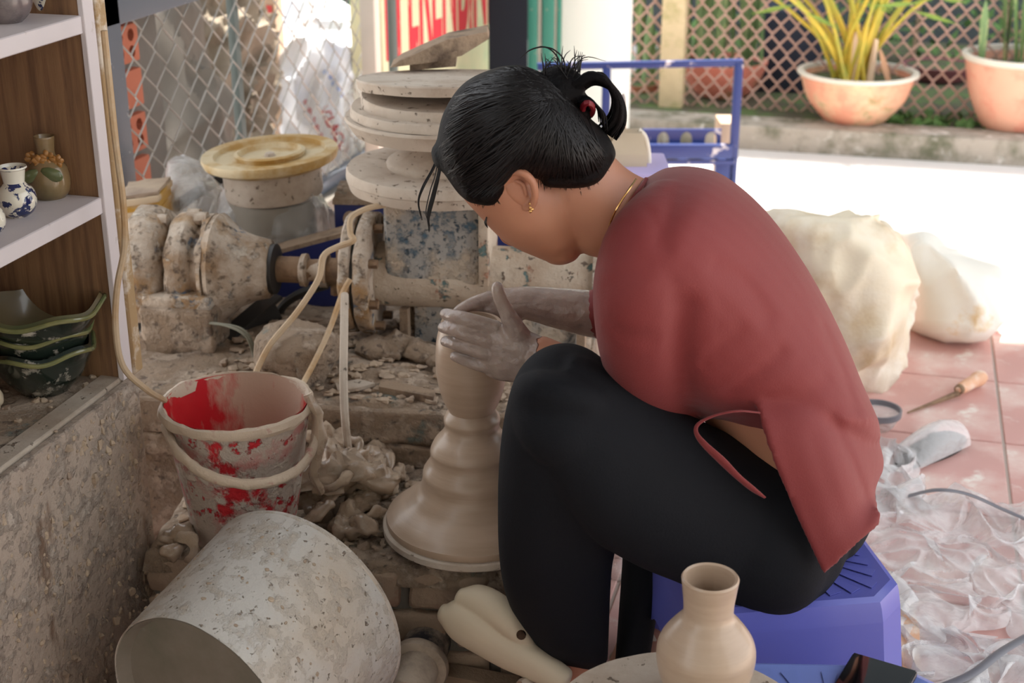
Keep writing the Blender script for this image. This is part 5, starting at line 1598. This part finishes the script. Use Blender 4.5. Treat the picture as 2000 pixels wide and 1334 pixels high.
lp = [onz(a, b, .012) for a, b in ((1752, 1172), (1782, 1172), (1796, 1230), (1798, 1330), (1765, 1330))]
o = mk('broken_lath', prism(lp, -ZZ * .01), m_toolwood, smooth=False)
tag(o, 'pale wooden slat on the tiles beside the violet stool', 'offcut')
# small clear bag seen between the potter's legs
lumpy([(1180, 1075, 1250, 1080, 1.98, .03), (1170, 1120, 1250, 1120, 1.96, .05), (1180, 1165, 1240, 1165, 1.95, .03)], 3.9, .012, 14, m_film2, 'plastic_bag', 'crinkled clear bag seen between the trouser legs', 'bag', k=5, n=36)

# ================================================================== BLUE STEEL FRAME AND CREAM GRINDER (behind the head)
dF = 4.1
fr_ = thing('steel_rack', 'worn blue steel rack standing in the sun by the lane', 'rack', at(1320, 360, dF) * [1, 1, 0])
fz0 = -.01
pR, pL = at(1443, 122, dF), at(1185, 130, dF)
bw_ = .024
mk('post', bar([pR[0], pR[1], fz0], pR, bw_, bw_, up=HF, bev=.002), m_bluepaint, fr_)
mk('post', bar([pL[0], pL[1], fz0], pL, bw_, bw_, up=HF, bev=.002), m_bluepaint, fr_)
mk('top_rail', bar(pL - RT * .2, pR + RT * .012, bw_ * .8, bw_ * .8, bev=.002), m_bluepaint, fr_)
# perforated plate with arched openings
za, zb_ = at(1330, 252, dF)[2], at(1330, 281, dF)[2]
A, B = at(1255, 265, dF), at(1408, 265, dF)
plate = obox((A + B) / 2 * [1, 1, 0] + ZZ * (za + zb_) / 2, (B - A) / 2 * [1, 1, 0], HF * .006, ZZ * (za - zb_) / 2)
for cx_ in (1295, 1340, 1388):
    c = at(cx_, 270, dF)
    arch = [c + RT * x_ + ZZ * z_ for x_, z_ in [(.017 * math.cos(t), .022 * math.sin(t) - .002) for t in np.linspace(0, math.pi, 12)]] + [c - RT * .018 - ZZ * .03, c + RT * .018 - ZZ * .03]
    plate = cut(plate, prism([p - HF * .05 for p in arch], HF * .1))
mk('arched_plate', plate, m_bluepaint, fr_, smooth=False)
A, B = at(1255, 295, dF - .03), at(1430, 295, dF - .03)
zc1, zc2 = at(1330, 281, dF - .03)[2], at(1330, 309, dF - .03)[2]
mk('cross_plate', obox((A + B) / 2 * [1, 1, 0] + ZZ * (zc1 + zc2) / 2, (B - A) / 2 * [1, 1, 0], HF * .01, ZZ * (zc1 - zc2) / 2, .004), m_bluepaint, fr_)
mk('lower_rail', bar(at(1255, 315, dF - .02), at(1432, 315, dF - .02), .03, .012), m_bluepaint, fr_)
A, B = at(1395, 340, dF), at(1434, 340, dF)
mk('leg_plate', obox((A + B) / 2 * [1, 1, 0] + ZZ * (zc2 + fz0) / 2, (B - A) / 2 * [1, 1, 0], HF * .012, ZZ * (zc2 - fz0) / 2, .002), m_bluepaint, fr_)
A, B = at(1404, 290, dF + .1), at(1440, 290, dF + .1)
zt_ = at(1420, 240, dF + .1)[2]
o = mk('cardboard_box', obox((A + B) / 2 * [1, 1, 0] + ZZ * (zt_ + fz0) / 2 + HF * .05, (B - A) / 2 * [1, 1, 0], HF * .06, ZZ * (zt_ - fz0) / 2, .002), m_card)
tag(o, 'narrow brown cardboard box behind the blue rack corner', 'carton')
# cream grinder on a lilac stool, half hidden by the neck
dG = 2.62
ls = at(1225, 345, dG)
zl = at(1225, 318, dG)[2]
stl = thing('plastic_stool', 'lilac plastic stool behind the neck carrying the cream grinder', 'stool', ls * [1, 1, 0], 'plastic stools')
lc = ls * [1, 1, 0] + RT * .012
mk('seat', obox(lc + ZZ * (zl - .012), RT * .065, HF * .08, ZZ * .012, .006), m_lilac, stl)
for sx in (-1, 1):
    for sy in (-1, 1):
        mk('leg', bar(lc + RT * .062 * sx + HF * .09 * sy, lc + RT * .048 * sx + HF * .062 * sy + ZZ * (zl - .02), .03, .03), m_lilac, stl)
gk = mpp(280, dG)
gr_ = thing('grinder', 'cream coloured grinder with round disc behind the hair bun', 'tool', at(1230, 316, dG))
gb = at(1225, 318, dG)
mk('body', loft([[gb + RT * a * gk + HF * b * gk + ZZ * z_ * gk for a, b in ((-45, -30), (36, -30), (36, 30), (-45, 30))] for z_ in (0, 24)] + [[gb + RT * a * gk + HF * b * gk + ZZ * 64 * gk for a, b in ((-25, -20), (26, -20), (26, 20), (-25, 20))]]), m_bisque, gr_, smooth=False)
mk('barrel', tube([gb + RT * -70 * gk + ZZ * 50 * gk, gb + RT * -5 * gk + ZZ * 62 * gk], [16 * gk, 20 * gk], n=16), m_bisque, gr_)
mk('disc', lathe([(.001, 0), (42 * gk, 0), (44 * gk, 3 * gk), (.001, 6 * gk)], gb + RT * -16 * gk + ZZ * 92 * gk, nrm(RT * 1 + HF * -.25), n=36), m_tinted, gr_)
mk('neck', tube([gb + RT * -15 * gk + ZZ * 50 * gk, gb + RT * -14 * gk + ZZ * 92 * gk], 10 * gk, n=10), m_toolwood, gr_)
mk('cord', tube([gb + RT * 20 * gk + ZZ * 66 * gk, gb + RT * 34 * gk + ZZ * 50 * gk, gb + RT * 42 * gk + ZZ * 10 * gk, gb + RT * 42 * gk - ZZ * 60 * gk], 5 * gk, n=8, k=5), m_potrim, gr_)
# ================================================================== THE POTTER
person = thing('person', 'potter in brick red shirt and black trousers bending over the wheel with clay-covered hands', 'person', rd(.2, 1.6, 0))
dH = 1.585
# --- body: head, neck, trunk core, arms with hands, feet: one continuous mesh
face = sil([(902, 372, 1068, 322, dH, .062), (906, 388, 1085, 335, dH, .068), (924, 408, 1105, 352, dH, .070), (944, 430, 1120, 378, dH, .069), (962, 450, 1128, 404, dH, .066), (984, 470, 1132, 430, dH, .062), (1012, 487, 1136, 455, dH, .054), (1042, 500, 1136, 476, dH, .046), (1072, 512, 1130, 490, dH, .034)], n=30, k=4)
cran = sil([(866, 290, 885, 330, dH, .035), (880, 240, 920, 380, dH, .066), (918, 190, 990, 392, dH, .076), (985, 155, 1060, 360, dH, .078), (1050, 172, 1110, 345, dH, .070), (1095, 215, 1140, 320, dH, .045)], n=30, k=4)
neck = sil([(1098, 440, 1150, 280, dH, .050), (1128, 480, 1192, 302, dH + .005, .052), (1152, 497, 1222, 330, dH + .01, .056), (1178, 505, 1262, 352, dH + .015, .064), (1210, 560, 1330, 370, dH + .02, .11), (1260, 640, 1430, 420, dH + .025, .14)], n=30, k=4)
trunk = sil([(1260, 600, 1420, 400, 1.61, .13), (1330, 740, 1560, 580, 1.61, .13), (1380, 830, 1650, 760, 1.61, .135), (1400, 880, 1670, 870, 1.61, .148), (1440, 960, 1680, 950, 1.61, .15)], n=30, k=4)
nose = pxtube([(975, 440, dH + .045, 10), (990, 462, dH + .062, 15), (1005, 472, dH + .060, 12)], n=12)
lips = pxtube([(1030, 486, dH + .035, 9), (1042, 492, dH + .050, 10)], n=10)
chin = ellip(at(1088, 498, dH + .012), RT * .016, HF * .020, ZZ * .011)
ear_c = at(1018, 372, dH - .066)
ear_ring = [at(990, 350, dH - .064), at(1000, 337, dH - .072), at(1022, 338, dH - .080), at(1040, 356, dH - .080), at(1045, 382, dH - .076), at(1038, 402, dH - .070), at(1026, 406, dH - .066)]
ear = [tube(ear_ring, [.003, .0042, .0046, .0046, .0044, .0046, .004], n=8, k=5, rounded=True),
       ellip(at(1012, 374, dH - .064), RT * .014, HF * .006, nrm(ZZ + RT * -.5) * .020),
       tube([at(1005, 352, dH - .068), at(1022, 360, dH - .072), at(1028, 380, dH - .070)], [.002, .0026, .002], n=8, k=4, rounded=True)]
# right forearm and hand (far side of the pot)
arm_r = pxtube([(1330, 520, 1.76, 62), (1300, 600, 1.79, 60), (1250, 618, 1.80, 52), (1165, 614, 1.80, 47), (1090, 602, 1.80, 40), (1030, 592, 1.80, 33), (990, 594, 1.80, 32)], n=18)
palm_r = sil([(985, 562, 1015, 640, 1.80, .016), (965, 572, 985, 634, 1.80, .015), (945, 584, 962, 628, 1.80, .013)], n=20, k=4)
fing_r = [pxtube([(958, 582, 1.80, 15), (925, 592, 1.795, 13), (900, 604, 1.785, 11), (888, 614, 1.775, 9)], n=12),
          pxtube([(958, 600, 1.805, 15), (925, 606, 1.80, 13), (896, 618, 1.79, 11)], n=12),
          pxtube([(960, 616, 1.81, 14), (930, 624, 1.805, 12), (900, 634, 1.79, 10)], n=12),
          pxtube([(965, 628, 1.81, 12), (940, 638, 1.805, 10), (915, 648, 1.79, 9)], n=12),
          pxtube([(1000, 625, 1.785, 16), (970, 640, 1.765, 13), (945, 644, 1.755, 10)], n=12)]
# left forearm (inside the thigh) and hand on the near side of the pot
arm_l = pxtube([(1300, 640, 1.50, 66), (1300, 800, 1.585, 60), (1230, 790, 1.61, 56), (1150, 745, 1.64, 48), (1090, 710, 1.66, 40), (1052, 692, 1.673, 38)], n=18)
palm_l = sil([(1052, 656, 1040, 728, 1.675, .018), (1026, 646, 1018, 740, 1.675, .019), (1000, 640, 996, 744, 1.678, .019), (972, 634, 968, 740, 1.68, .017), (950, 634, 950, 732, 1.684, .014)], n=24, k=4, p=2.4)
fing_l = [pxtube([(968, 642, 1.68, 17), (932, 630, 1.679, 15.5), (900, 621, 1.684, 14.5), (874, 614, 1.70, 12), (868, 613, 1.708, 10)], n=14),
          pxtube([(964, 668, 1.677, 17), (925, 656, 1.676, 15.5), (893, 646, 1.682, 14.5), (869, 640, 1.699, 12), (864, 640, 1.708, 10)], n=14),
          pxtube([(964, 693, 1.677, 16.5), (928, 684, 1.677, 15), (898, 674, 1.684, 14), (874, 667, 1.701, 11.5), (869, 667, 1.71, 10)], n=14),
          pxtube([(968, 718, 1.68, 15), (938, 713, 1.681, 13.5), (910, 704, 1.688, 12), (888, 696, 1.703, 10)], n=14)]
thumb_l = pxtube([(1022, 668, 1.675, 24), (1004, 638, 1.672, 20), (988, 606, 1.672, 15.5), (976, 580, 1.672, 14), (971, 562, 1.672, 12.5)], n=14)
# feet and ankles
def foot(ax, ay, ad, heading, base, ank=.030):
    A = at(ax, ay, ad)
    u = nrm(heading)
    w_ = np.cross(ZZ, u)
    g0 = np.array([A[0], A[1], base])
    pts = [(g0 - u * .04 + ZZ * .028, .026), (g0 + ZZ * .035, .034), (g0 + u * .06 + ZZ * .030, .033), (g0 + u * .12 + ZZ * .020, .030), (g0 + u * .15 + ZZ * .014, .022)]
    parts = [tube([p for p, r in pts], [r for p, r in pts], n=14, k=4, rounded=True, flat=.62), tube([A + ZZ * .05, g0 + ZZ * .04], [ank, ank], n=14, rounded=True)]
    for i in range(5):
        o_ = -.022 + .011 * i
        L_ = .034 - .004 * i
        r_ = .0105 if i == 0 else .0075
        a = g0 + u * (.145 - .006 * i) + w_ * o_ + ZZ * .013
        parts.append(tube([a, a + u * L_ * .6, a + u * L_ - ZZ * .003], [r_, r_, r_ * .8], n=8, k=2, rounded=True))
    return parts, g0, u, w_
fl_parts, fl_g, fl_u, fl_w = foot(1120, 1262, 1.585, -RT * .8 - HF * .55, .012)
fr_parts, fr_g, fr_u, fr_w = foot(1235, 1268, 1.60, RT * .2 + HF * .9, .012, .008)
hands = blob([arm_r, palm_r, arm_l, palm_l, thumb_l] + fing_r + fing_l, .0019, 2, .4)
HV = []
for v in hands[0]:                               # streaks of wet slip and skin folds
    f = mnoise.noise((v[0] * 55, v[1] * 55, v[2] * 140)) * .0007 + mnoise.noise((v[0] * 130, v[1] * 130, v[2] * 260)) * .0004
    HV.append(tuple(np.array(v) - nrm(np.array(v) - CAM) * f))
hands = (HV, hands[1])
core = blob([face, cran, neck, trunk, nose, lips, chin] , .0038, 5)
earm = blob(ear, .0013, 2)
feet = blob(fl_parts + fr_parts, .0030, 2)
V, F = join(core, earm, hands, feet)
bodyo = mk('body', (V, F), m_skin, person, angle=180)
attr = bodyo.data.attributes.new('slip', 'FLOAT', 'POINT')
nb_h0 = len(core[0]) + len(earm[0])
nb_h1 = nb_h0 + len(hands[0])
sl = np.zeros(len(V), np.float32)
wrist_l, wrist_r = at(1040, 690, 1.675), at(1140, 610, 1.80)
for i in range(nb_h0, nb_h1):
    p = np.asarray(V[i])
    rel = p - CAM
    zc = rel.dot(FW)
    px = 1000 + rel.dot(RT) / zc * FPX
    # slip reaches the left wrist and the whole right forearm: measured along each arm in the scene
    if rel.dot(HF) < 1.735:
        sl[i] = min(1, max(0, .5 + (np.dot(p - wrist_l, nrm(at(900, 660, 1.68) - wrist_l)) + .004) * 45))
    else:
        sl[i] = 1.0
attr.data.foreach_set('value', sl)

# --- trousers
pelvis = sil([(1682, 950, 1650, 1070, 1.585, .09), (1660, 890, 1610, 1120, 1.585, .150), (1590, 850, 1545, 1160, 1.58, .163), (1505, 838, 1450, 1165, 1.575, .150), (1420, 832, 1370, 1135, 1.57, .11)], n=32, k=4)
thigh_l = sil([(1600, 890, 1560, 1165, 1.53, .10), (1500, 885, 1440, 1168, 1.525, .098), (1400, 848, 1335, 1124, 1.515, .092), (1300, 792, 1245, 1090, 1.505, .086), (1215, 738, 1160, 1040, 1.50, .082), (1150, 700, 1090, 960, 1.50, .076)], n=32, k=4)
knee_l = ellip(at(1106, 792, 1.50), RT * 112 * mpp(790, 1.5), HF * .075, UP * 113 * mpp(790, 1.5), 30, 20)
shin_l = sil([(998, 760, 1205, 800, 1.50, .072), (986, 820, 1212, 900, 1.505, .076), (977, 900, 1212, 980, 1.515, .078), (973, 1000, 1204, 1050, 1.53, .078), (975, 1090, 1194, 1112, 1.545, .076), (987, 1160, 1190, 1180, 1.56, .074), (1012, 1215, 1187, 1240, 1.57, .07), (1042, 1262, 1184, 1288, 1.575, .066)], n=32, k=4, p=2.3)
thigh_r = sil([(1600, 900, 1560, 1180, 1.68, .09), (1450, 880, 1400, 1120, 1.72, .085), (1330, 830, 1290, 1050, 1.75, .08), (1250, 800, 1240, 980, 1.765, .07)], n=28, k=4)
shin_r = sil([(1212, 860, 1310, 890, 1.74, .062), (1222, 980, 1300, 1000, 1.70, .056), (1220, 1080, 1296, 1100, 1.665, .052), (1210, 1190, 1282, 1195, 1.63, .050), (1201, 1300, 1266, 1300, 1.605, .048)], n=28, k=4, p=2.3)
pants = blob([pelvis, thigh_l, knee_l, shin_l, thigh_r, shin_r], .0045, 6)
PV = []
for v in pants[0]:                               # soft folds in the cloth
    f = mnoise.noise((v[0] * 9, v[1] * 9, v[2] * 3.2)) * .004 + mnoise.noise((v[0] * 22, v[1] * 22, v[2] * 7)) * .0012
    PV.append(tuple(np.array(v) + HF * -f))
mk('trousers', (PV, pants[1]), m_trousers, person, angle=180)

# --- shirt
torso = sil([(1196, 512, 1262, 350, 1.605, .062), (1190, 540, 1300, 333, 1.61, .115), (1195, 580, 1360, 332, 1.61, .160), (1205, 620, 1420, 352, 1.61, .180), (1225, 680, 1500, 420, 1.61, .182), (1255, 745, 1580, 530, 1.61, .176), (1300, 800, 1645, 655, 1.61, .170), (1345, 818, 1685, 770, 1.61, .168), (1372, 818, 1700, 822, 1.61, .168)], n=40, k=5, p=2.15)
sl_l = pxtube([(1300, 420, 1.545, 70), (1268, 480, 1.50, 88), (1252, 550, 1.478, 93), (1250, 620, 1.485, 90), (1262, 700, 1.515, 86), (1285, 770, 1.55, 76), (1300, 810, 1.57, 66)], n=26)
sl_r = pxtube([(1310, 450, 1.72, 75), (1270, 540, 1.77, 76), (1240, 600, 1.79, 70), (1195, 612, 1.80, 56), (1172, 612, 1.80, 52)], n=24)
# back tail of the shirt falling over the hip
rowsP = [[(1462, 750, 1.485), (1572, 740, 1.49), (1655, 745, 1.56), (1670, 760, 1.64), (1650, 770, 1.73)],
         [(1482, 810, 1.448), (1598, 825, 1.455), (1685, 830, 1.53), (1699, 838, 1.63), (1676, 848, 1.75)],
         [(1508, 893, 1.425), (1625, 905, 1.435), (1706, 900, 1.51), (1718, 910, 1.60), (1695, 915, 1.75)],
         [(1552, 1000, 1.420), (1645, 995, 1.428), (1698, 965, 1.48), (1698, 950, 1.56), (1690, 945, 1.70)],
         [(1584, 1070, 1.416), (1655, 1045, 1.420), (1706, 1000, 1.45), (1700, 975, 1.50), (1692, 955, 1.62)],
         [(1608, 1122, 1.412), (1660, 1076, 1.415), (1714, 1022, 1.43), (1703, 990, 1.46), (1695, 968, 1.55)]]
grid = [catmull([at(*p) for p in r], 6) for r in rowsP]
cols = [catmull([grid[i][j] for i in range(len(grid))], 6) for j in range(len(grid[0]))]
PS = sheet(cols)
tail = evald(PS, [('SOLIDIFY', dict(thickness=.009, offset=0))])
shirt = blob([torso, sl_l, sl_r, tail], .0042, 5, .5)
from mathutils.bvhtree import BVHTree
def surface(VF):
    bv = BVHTree.FromPolygons([Vector(v) for v in VF[0]], VF[1])
    def hit(x, y, off=0.0):
        dv = nrm(ray(x, y))
        h = bv.ray_cast(Vector(CAM), Vector(dv))
        return None if h[0] is None else np.array(h[0]) - dv * off
    return hit
shit_ = surface(shirt)
# cloth creases: lines lying on the shirt surface, with groove width and depth
CR = [([(1338, 600), (1332, 660), (1340, 740), (1366, 806)], .014, .006), ([(1372, 712), (1405, 680), (1440, 652)], .011, .0025), ([(1430, 764), (1480, 728), (1522, 692)], .010, .003),
      ([(1248, 394), (1275, 425), (1303, 482)], .007, .003), ([(1292, 468), (1312, 420), (1328, 372)], .012, .003), ([(1610, 640), (1645, 720), (1672, 800)], .012, .003), ([(1625, 820), (1660, 890), (1690, 965)], .010, .004),
      ([(1590, 860), (1620, 950), (1650, 1030)], .012, .002), ([(1185, 560), (1225, 540), (1262, 520)], .010, .002), ([(1195, 640), (1230, 660), (1270, 665)], .012, .002), ([(1500, 800), (1560, 780), (1610, 740)], .012, .002), ([(1400, 520), (1460, 560), (1500, 620)], .012, .003)]
segs = []
for line, wd, dp in CR:
    P3 = [shit_(*p) for p in catmull([np.array(q, float) for q in line], 4)]
    P3 = [p for p in P3 if p is not None]
    for a_, b_ in zip(P3[:-1], P3[1:]):
        segs.append((a_, b_, wd, dp))
SA = np.array(shirt[0])
best = np.zeros(len(SA))
ridge_ = np.zeros(len(SA))
for A, B, wd, dp in segs:
    ab = B - A
    t = np.clip(((SA - A) @ ab) / max(ab.dot(ab), 1e-9), 0, 1)
    dist = np.linalg.norm(SA - A - t[:, None] * ab, axis=1)
    best = np.maximum(best, dp * np.exp(-(dist / wd) ** 2))
    ridge_ = np.maximum(ridge_, .15 * dp * np.exp(-((dist - 1.9 * wd) / wd) ** 2))
SV = []
for i_, v in enumerate(SA):
    f = (1 - abs(mnoise.noise((v[0] * 7 + 3, v[1] * 7, v[2] * 5)))) * .004 + mnoise.noise((v[0] * 16, v[1] * 16, v[2] * 16)) * .0012
    SV.append(tuple(v + HF * (best[i_] - ridge_[i_] - f + .003)))
sh_ = mk('shirt', (SV, shirt[1]), m_shirt, person, angle=180)
hem = [at(1484, 806, 1.437), at(1440, 803, 1.43), at(1395, 812, 1.43), (at(1364, 828, 1.425)), at(1360, 846, 1.42), at(1376, 868, 1.412), at(1410, 900, 1.405), at(1440, 930, 1.402), at(1470, 955, 1.402), at(1494, 972, 1.404)]
mk('front_hem', tube(hem, [.002, .0022, .0024, .003, .0036, .005, .0062, .005, .0046, .002], n=10, k=6, flat=.5), m_shirt, sh_)
mk('neck_facing', tube([at(1262, 350, 1.60), at(1245, 375, 1.555), at(1222, 410, 1.545), at(1200, 455, 1.55), at(1186, 500, 1.57)], .0026, n=8, k=6), m_shirt, sh_)
mk('shoulder_seam', tube([at(1250, 392, 1.535), at(1275, 420, 1.505), at(1292, 452, 1.478), at(1302, 480, 1.462)], .0009, n=6, k=5), m_shirt, sh_)

# --- hair: cap, bun with loose loops, flyaway strands
cap = sil([(852, 285, 862, 330, dH, .030), (866, 226, 906, 384, dH, .064), (900, 172, 962, 392, dH, .083), (948, 144, 1000, 350, dH, .092), (1008, 131, 1056, 346, dH, .094), (1062, 148, 1122, 350, dH, .088), (1112, 190, 1168, 330, dH, .070), (1160, 240, 1192, 306, dH, .040)], n=40, k=5, p=2.1)
side = sil([(905, 330, 918, 392, dH - .03, .04), (940, 330, 962, 398, dH - .035, .04), (975, 330, 984, 372, dH - .035, .035)], n=20, k=3)
nape = sil([(1060, 300, 1070, 352, dH, .07), (1110, 290, 1130, 356, dH, .068), (1150, 280, 1168, 348, dH, .055), (1180, 280, 1192, 318, dH + .003, .035)], n=24, k=3)
capb = blob([cap, side, nape], .0036, 4)
hair = mk('hair', capb, m_hair, person, angle=180)
bun = blob([ellip(at(1092, 172, dH + .01), RT * 52 * mpp(170, dH), HF * .030, UP * 44 * mpp(170, dH), 24, 16),
            ellip(at(1120, 215, dH + .01), RT * 40 * mpp(170, dH), HF * .028, UP * 36 * mpp(170, dH), 24, 16)], .003, 3)
mk('bun', displace(bun, .003, 60), m_hair, hair)
loops = []
rs = np.random.default_rng(31)
for i in range(46):
    o_ = rs.normal(0, 1)
    e = rs.uniform(-1, 1)
    dd = dH + .01 + e * .018
    pts = [at(1115 + 4 * o_, 175 + 5 * o_, dd), at(1150 + 4 * o_, 146 + 7 * abs(o_), dd), at(1185 + 5 * o_, 160 + 6 * o_, dd), at(1207 + 4 * o_, 195 + 4 * o_, dd), at(1206 + 6 * o_, 232 + 5 * o_, dd), at(1185 + 9 * o_, 262 + 6 * o_, dd)]
    loops.append(tube(pts, [.004, .0045, .0042, .004, .003, .0008], n=6, k=5))
for i in range(14):
    o_ = rs.normal(0, 1)
    dd = dH - .005 + rs.uniform(-1, 1) * .012
    pts = [at(1128 + 4 * o_, 200 + 4 * o_, dd), at(1150 + 4 * o_, 195 + 5 * o_, dd), at(1172 + 5 * o_, 215 + 5 * o_, dd), at(1176 + 6 * o_, 245 + 6 * o_, dd)]
    loops.append(tube(pts, [.002, .002, .0016, .0005], n=5, k=4))
mk('loose_loop', join(*loops), m_hair, hair, angle=180)
fly = []
def strand(pts, r=.0005):
    fly.append(tube([at(*p) for p in pts], [r] * (len(pts) - 1) + [r * .3], n=4, k=5, cap=False))
for i in range(40):                              # spiky ends over the bun
    x = 1060 + 75 * rs.uniform()
    y0_ = 160 - 20 * rs.uniform()
    a = rs.normal(0, .5)
    L_ = rs.uniform(25, 60)
    dd = dH + .01 + rs.normal(0, .015)
    strand([(x, y0_, dd), (x + a * L_ * .5, y0_ - L_ * .6, dd), (x + a * L_ * 1.1, y0_ - L_ * (.95 - abs(a) * .4), dd)], .0006)
strand([(1098, 140, dH), (1088, 110, dH), (1065, 92, dH), (1035, 98, dH), (1015, 115, dH)], .0009)
strand([(1105, 145, dH), (1100, 115, dH), (1080, 96, dH), (1055, 90, dH)], .0009)
for i in range(14):                              # strands falling from the fringe
    o_ = rs.normal(0, 1)
    strand([(862 + 2 * o_, 300, dH), (856 + 2 * o_, 340, dH - .01), (846 + 2 * o_, 380 + 3 * o_, dH - .01), (836 + 1.5 * o_, 420 + 3 * o_, dH - .01), (838 + o_, 455 - abs(o_) * 8, dH - .01)], .0007)
for i in range(5):
    o_ = rs.normal(0, 1)
    strand([(858 + 2 * o_, 300, dH), (845 + 2 * o_, 330, dH), (826 + 2 * o_, 365, dH), (817 + o_, 395, dH), (824 + o_, 430, dH)], .0005)
hsurf = surface(capb)
edge = [np.array(p, float) for p in ((872, 228), (858, 275), (862, 318), (880, 352), (905, 382), (940, 390), (965, 392), (982, 352), (1010, 338), (1050, 348), (1090, 352), (1130, 352), (1160, 338), (1186, 312))]
edge = catmull([np.array(p, float) for p in ((1040, 142), (1000, 136), (955, 148), (915, 172), (888, 198))] + edge, 8)
for i in range(560):                             # combed strands lying on the hair surface, drawn back to the bun
    e_ = edge[int(rs.uniform(0, len(edge)))] + rs.normal(0, 4, 2)
    if 958 < e_[0] < 1008 and e_[1] > 320: continue
    g_ = np.array([1085 + rs.normal(0, 18), 185 + rs.normal(0, 16)])
    cen = np.array([985.0, 262.0])
    mid = (e_ + g_) / 2
    mid = mid + nrm(mid - cen) * min(34, 4000 / (np.linalg.norm(mid - cen) + 30)) * (.5 if e_[0] > 980 else 1)
    pts = []
    for t in np.linspace(.04, 1, 9):
        q = (1 - t) ** 2 * e_ + 2 * t * (1 - t) * mid + t * t * g_
        h_ = hsurf(q[0], q[1], rs.uniform(-.0004, .0016))
        if h_ is not None: pts.append(h_)
    if len(pts) > 4:
        r_ = rs.uniform(.0006, .0013)
        fly.append(tube(pts, [r_ * .5] + [r_] * (len(pts) - 2) + [r_ * .5], n=4, k=2, cap=False))
csurf = surface(core)
for i in range(170):                             # fine hair at the nape and temple, lying on the skin
    if i < 110:
        x = 1052 + 132 * rs.uniform()
        y = 350 - max(0, x - 1140) * .75 + rs.normal(0, 4)
        dx, dy = rs.normal(4, 5), rs.uniform(6, 22)
    else:
        x = 905 + 66 * rs.uniform()
        y = 386 + rs.normal(0, 4)
        dx, dy = rs.normal(2, 4), rs.uniform(5, 16)
    a_ = hsurf(x, y - 6, .0005)
    P3 = [csurf(x + dx * t, y + dy * t, .0006) for t in (.35, .7, 1)]
    P3 = ([a_] if a_ is not None else []) + [p for p in P3 if p is not None]
    if len(P3) > 2 and np.linalg.norm(P3[0] - P3[-1]) < .04:
        fly.append(tube(P3, [.0006] + [.0004] * (len(P3) - 2) + [.0001], n=4, k=2, cap=False))
mk('strands', join(*fly), m_strand, hair, kind='stuff', angle=180)
mk('hair_tie', tube([at(1148 + 10 * math.cos(a), 214 + 13 * math.sin(a), dH - .012 + .012 * math.sin(a)) for a in np.linspace(0, 6.28, 14)], .0035, n=8), m_hairtie, hair)
# --- small things worn
mk('eyelash', join(*[tube([at(950 + i, 424 + i, dH - .045 + i * .006), at(946 + i, 434 + i, dH - .043 + i * .006), at(948 + i, 441 + i, dH - .042 + i * .006)], [.0006, .0005, .0002], n=4) for i in range(6)]), m_strand, person)
er = thing_ = mk('earring', join(*[ellip(at(1037 + 3 * (i % 2) - 1, 398 + 3.6 * i, dH - .073), RT * .0022, HF * .0022, ZZ * .0022, 8, 6) for i in range(5)]), m_gold, person)
nk = catmull([at(1242, 350, dH - .02), at(1230, 368, dH - .045), at(1212, 395, dH - .052), at(1196, 425, dH - .052), at(1187, 455, dH - .046), at(1184, 485, dH - .030)], 9)
links = []
for i in range(len(nk) - 1):
    a, b = np.asarray(nk[i]), np.asarray(nk[i + 1])
    links.append(tube([a, a + (b - a) * .8], [.0012, .0012], n=6, rounded=True))
mk('necklace', join(*links), m_gold, person)
# sandals
for g, u, w_ in ((fl_g, fl_u, fl_w), (fr_g, fr_u, fr_w)):
    oo = [g + u * (.06 + .12 * math.cos(t)) + w_ * (.036 + .006 * math.cos(t)) * math.sin(t) for t in np.linspace(0, 2 * math.pi, 30, endpoint=False)]
    s_ = mk('sandal', prism([np.array([p[0], p[1], .001]) for p in oo], ZZ * .014), m_sandal, person)
    mk('strap', tube([g + u * .07 - w_ * .038 + ZZ * .008, g + u * .075 + ZZ * .066, g + u * .07 + w_ * .038 + ZZ * .008], .008, n=8, k=6, flat=.35), m_sandal, s_)
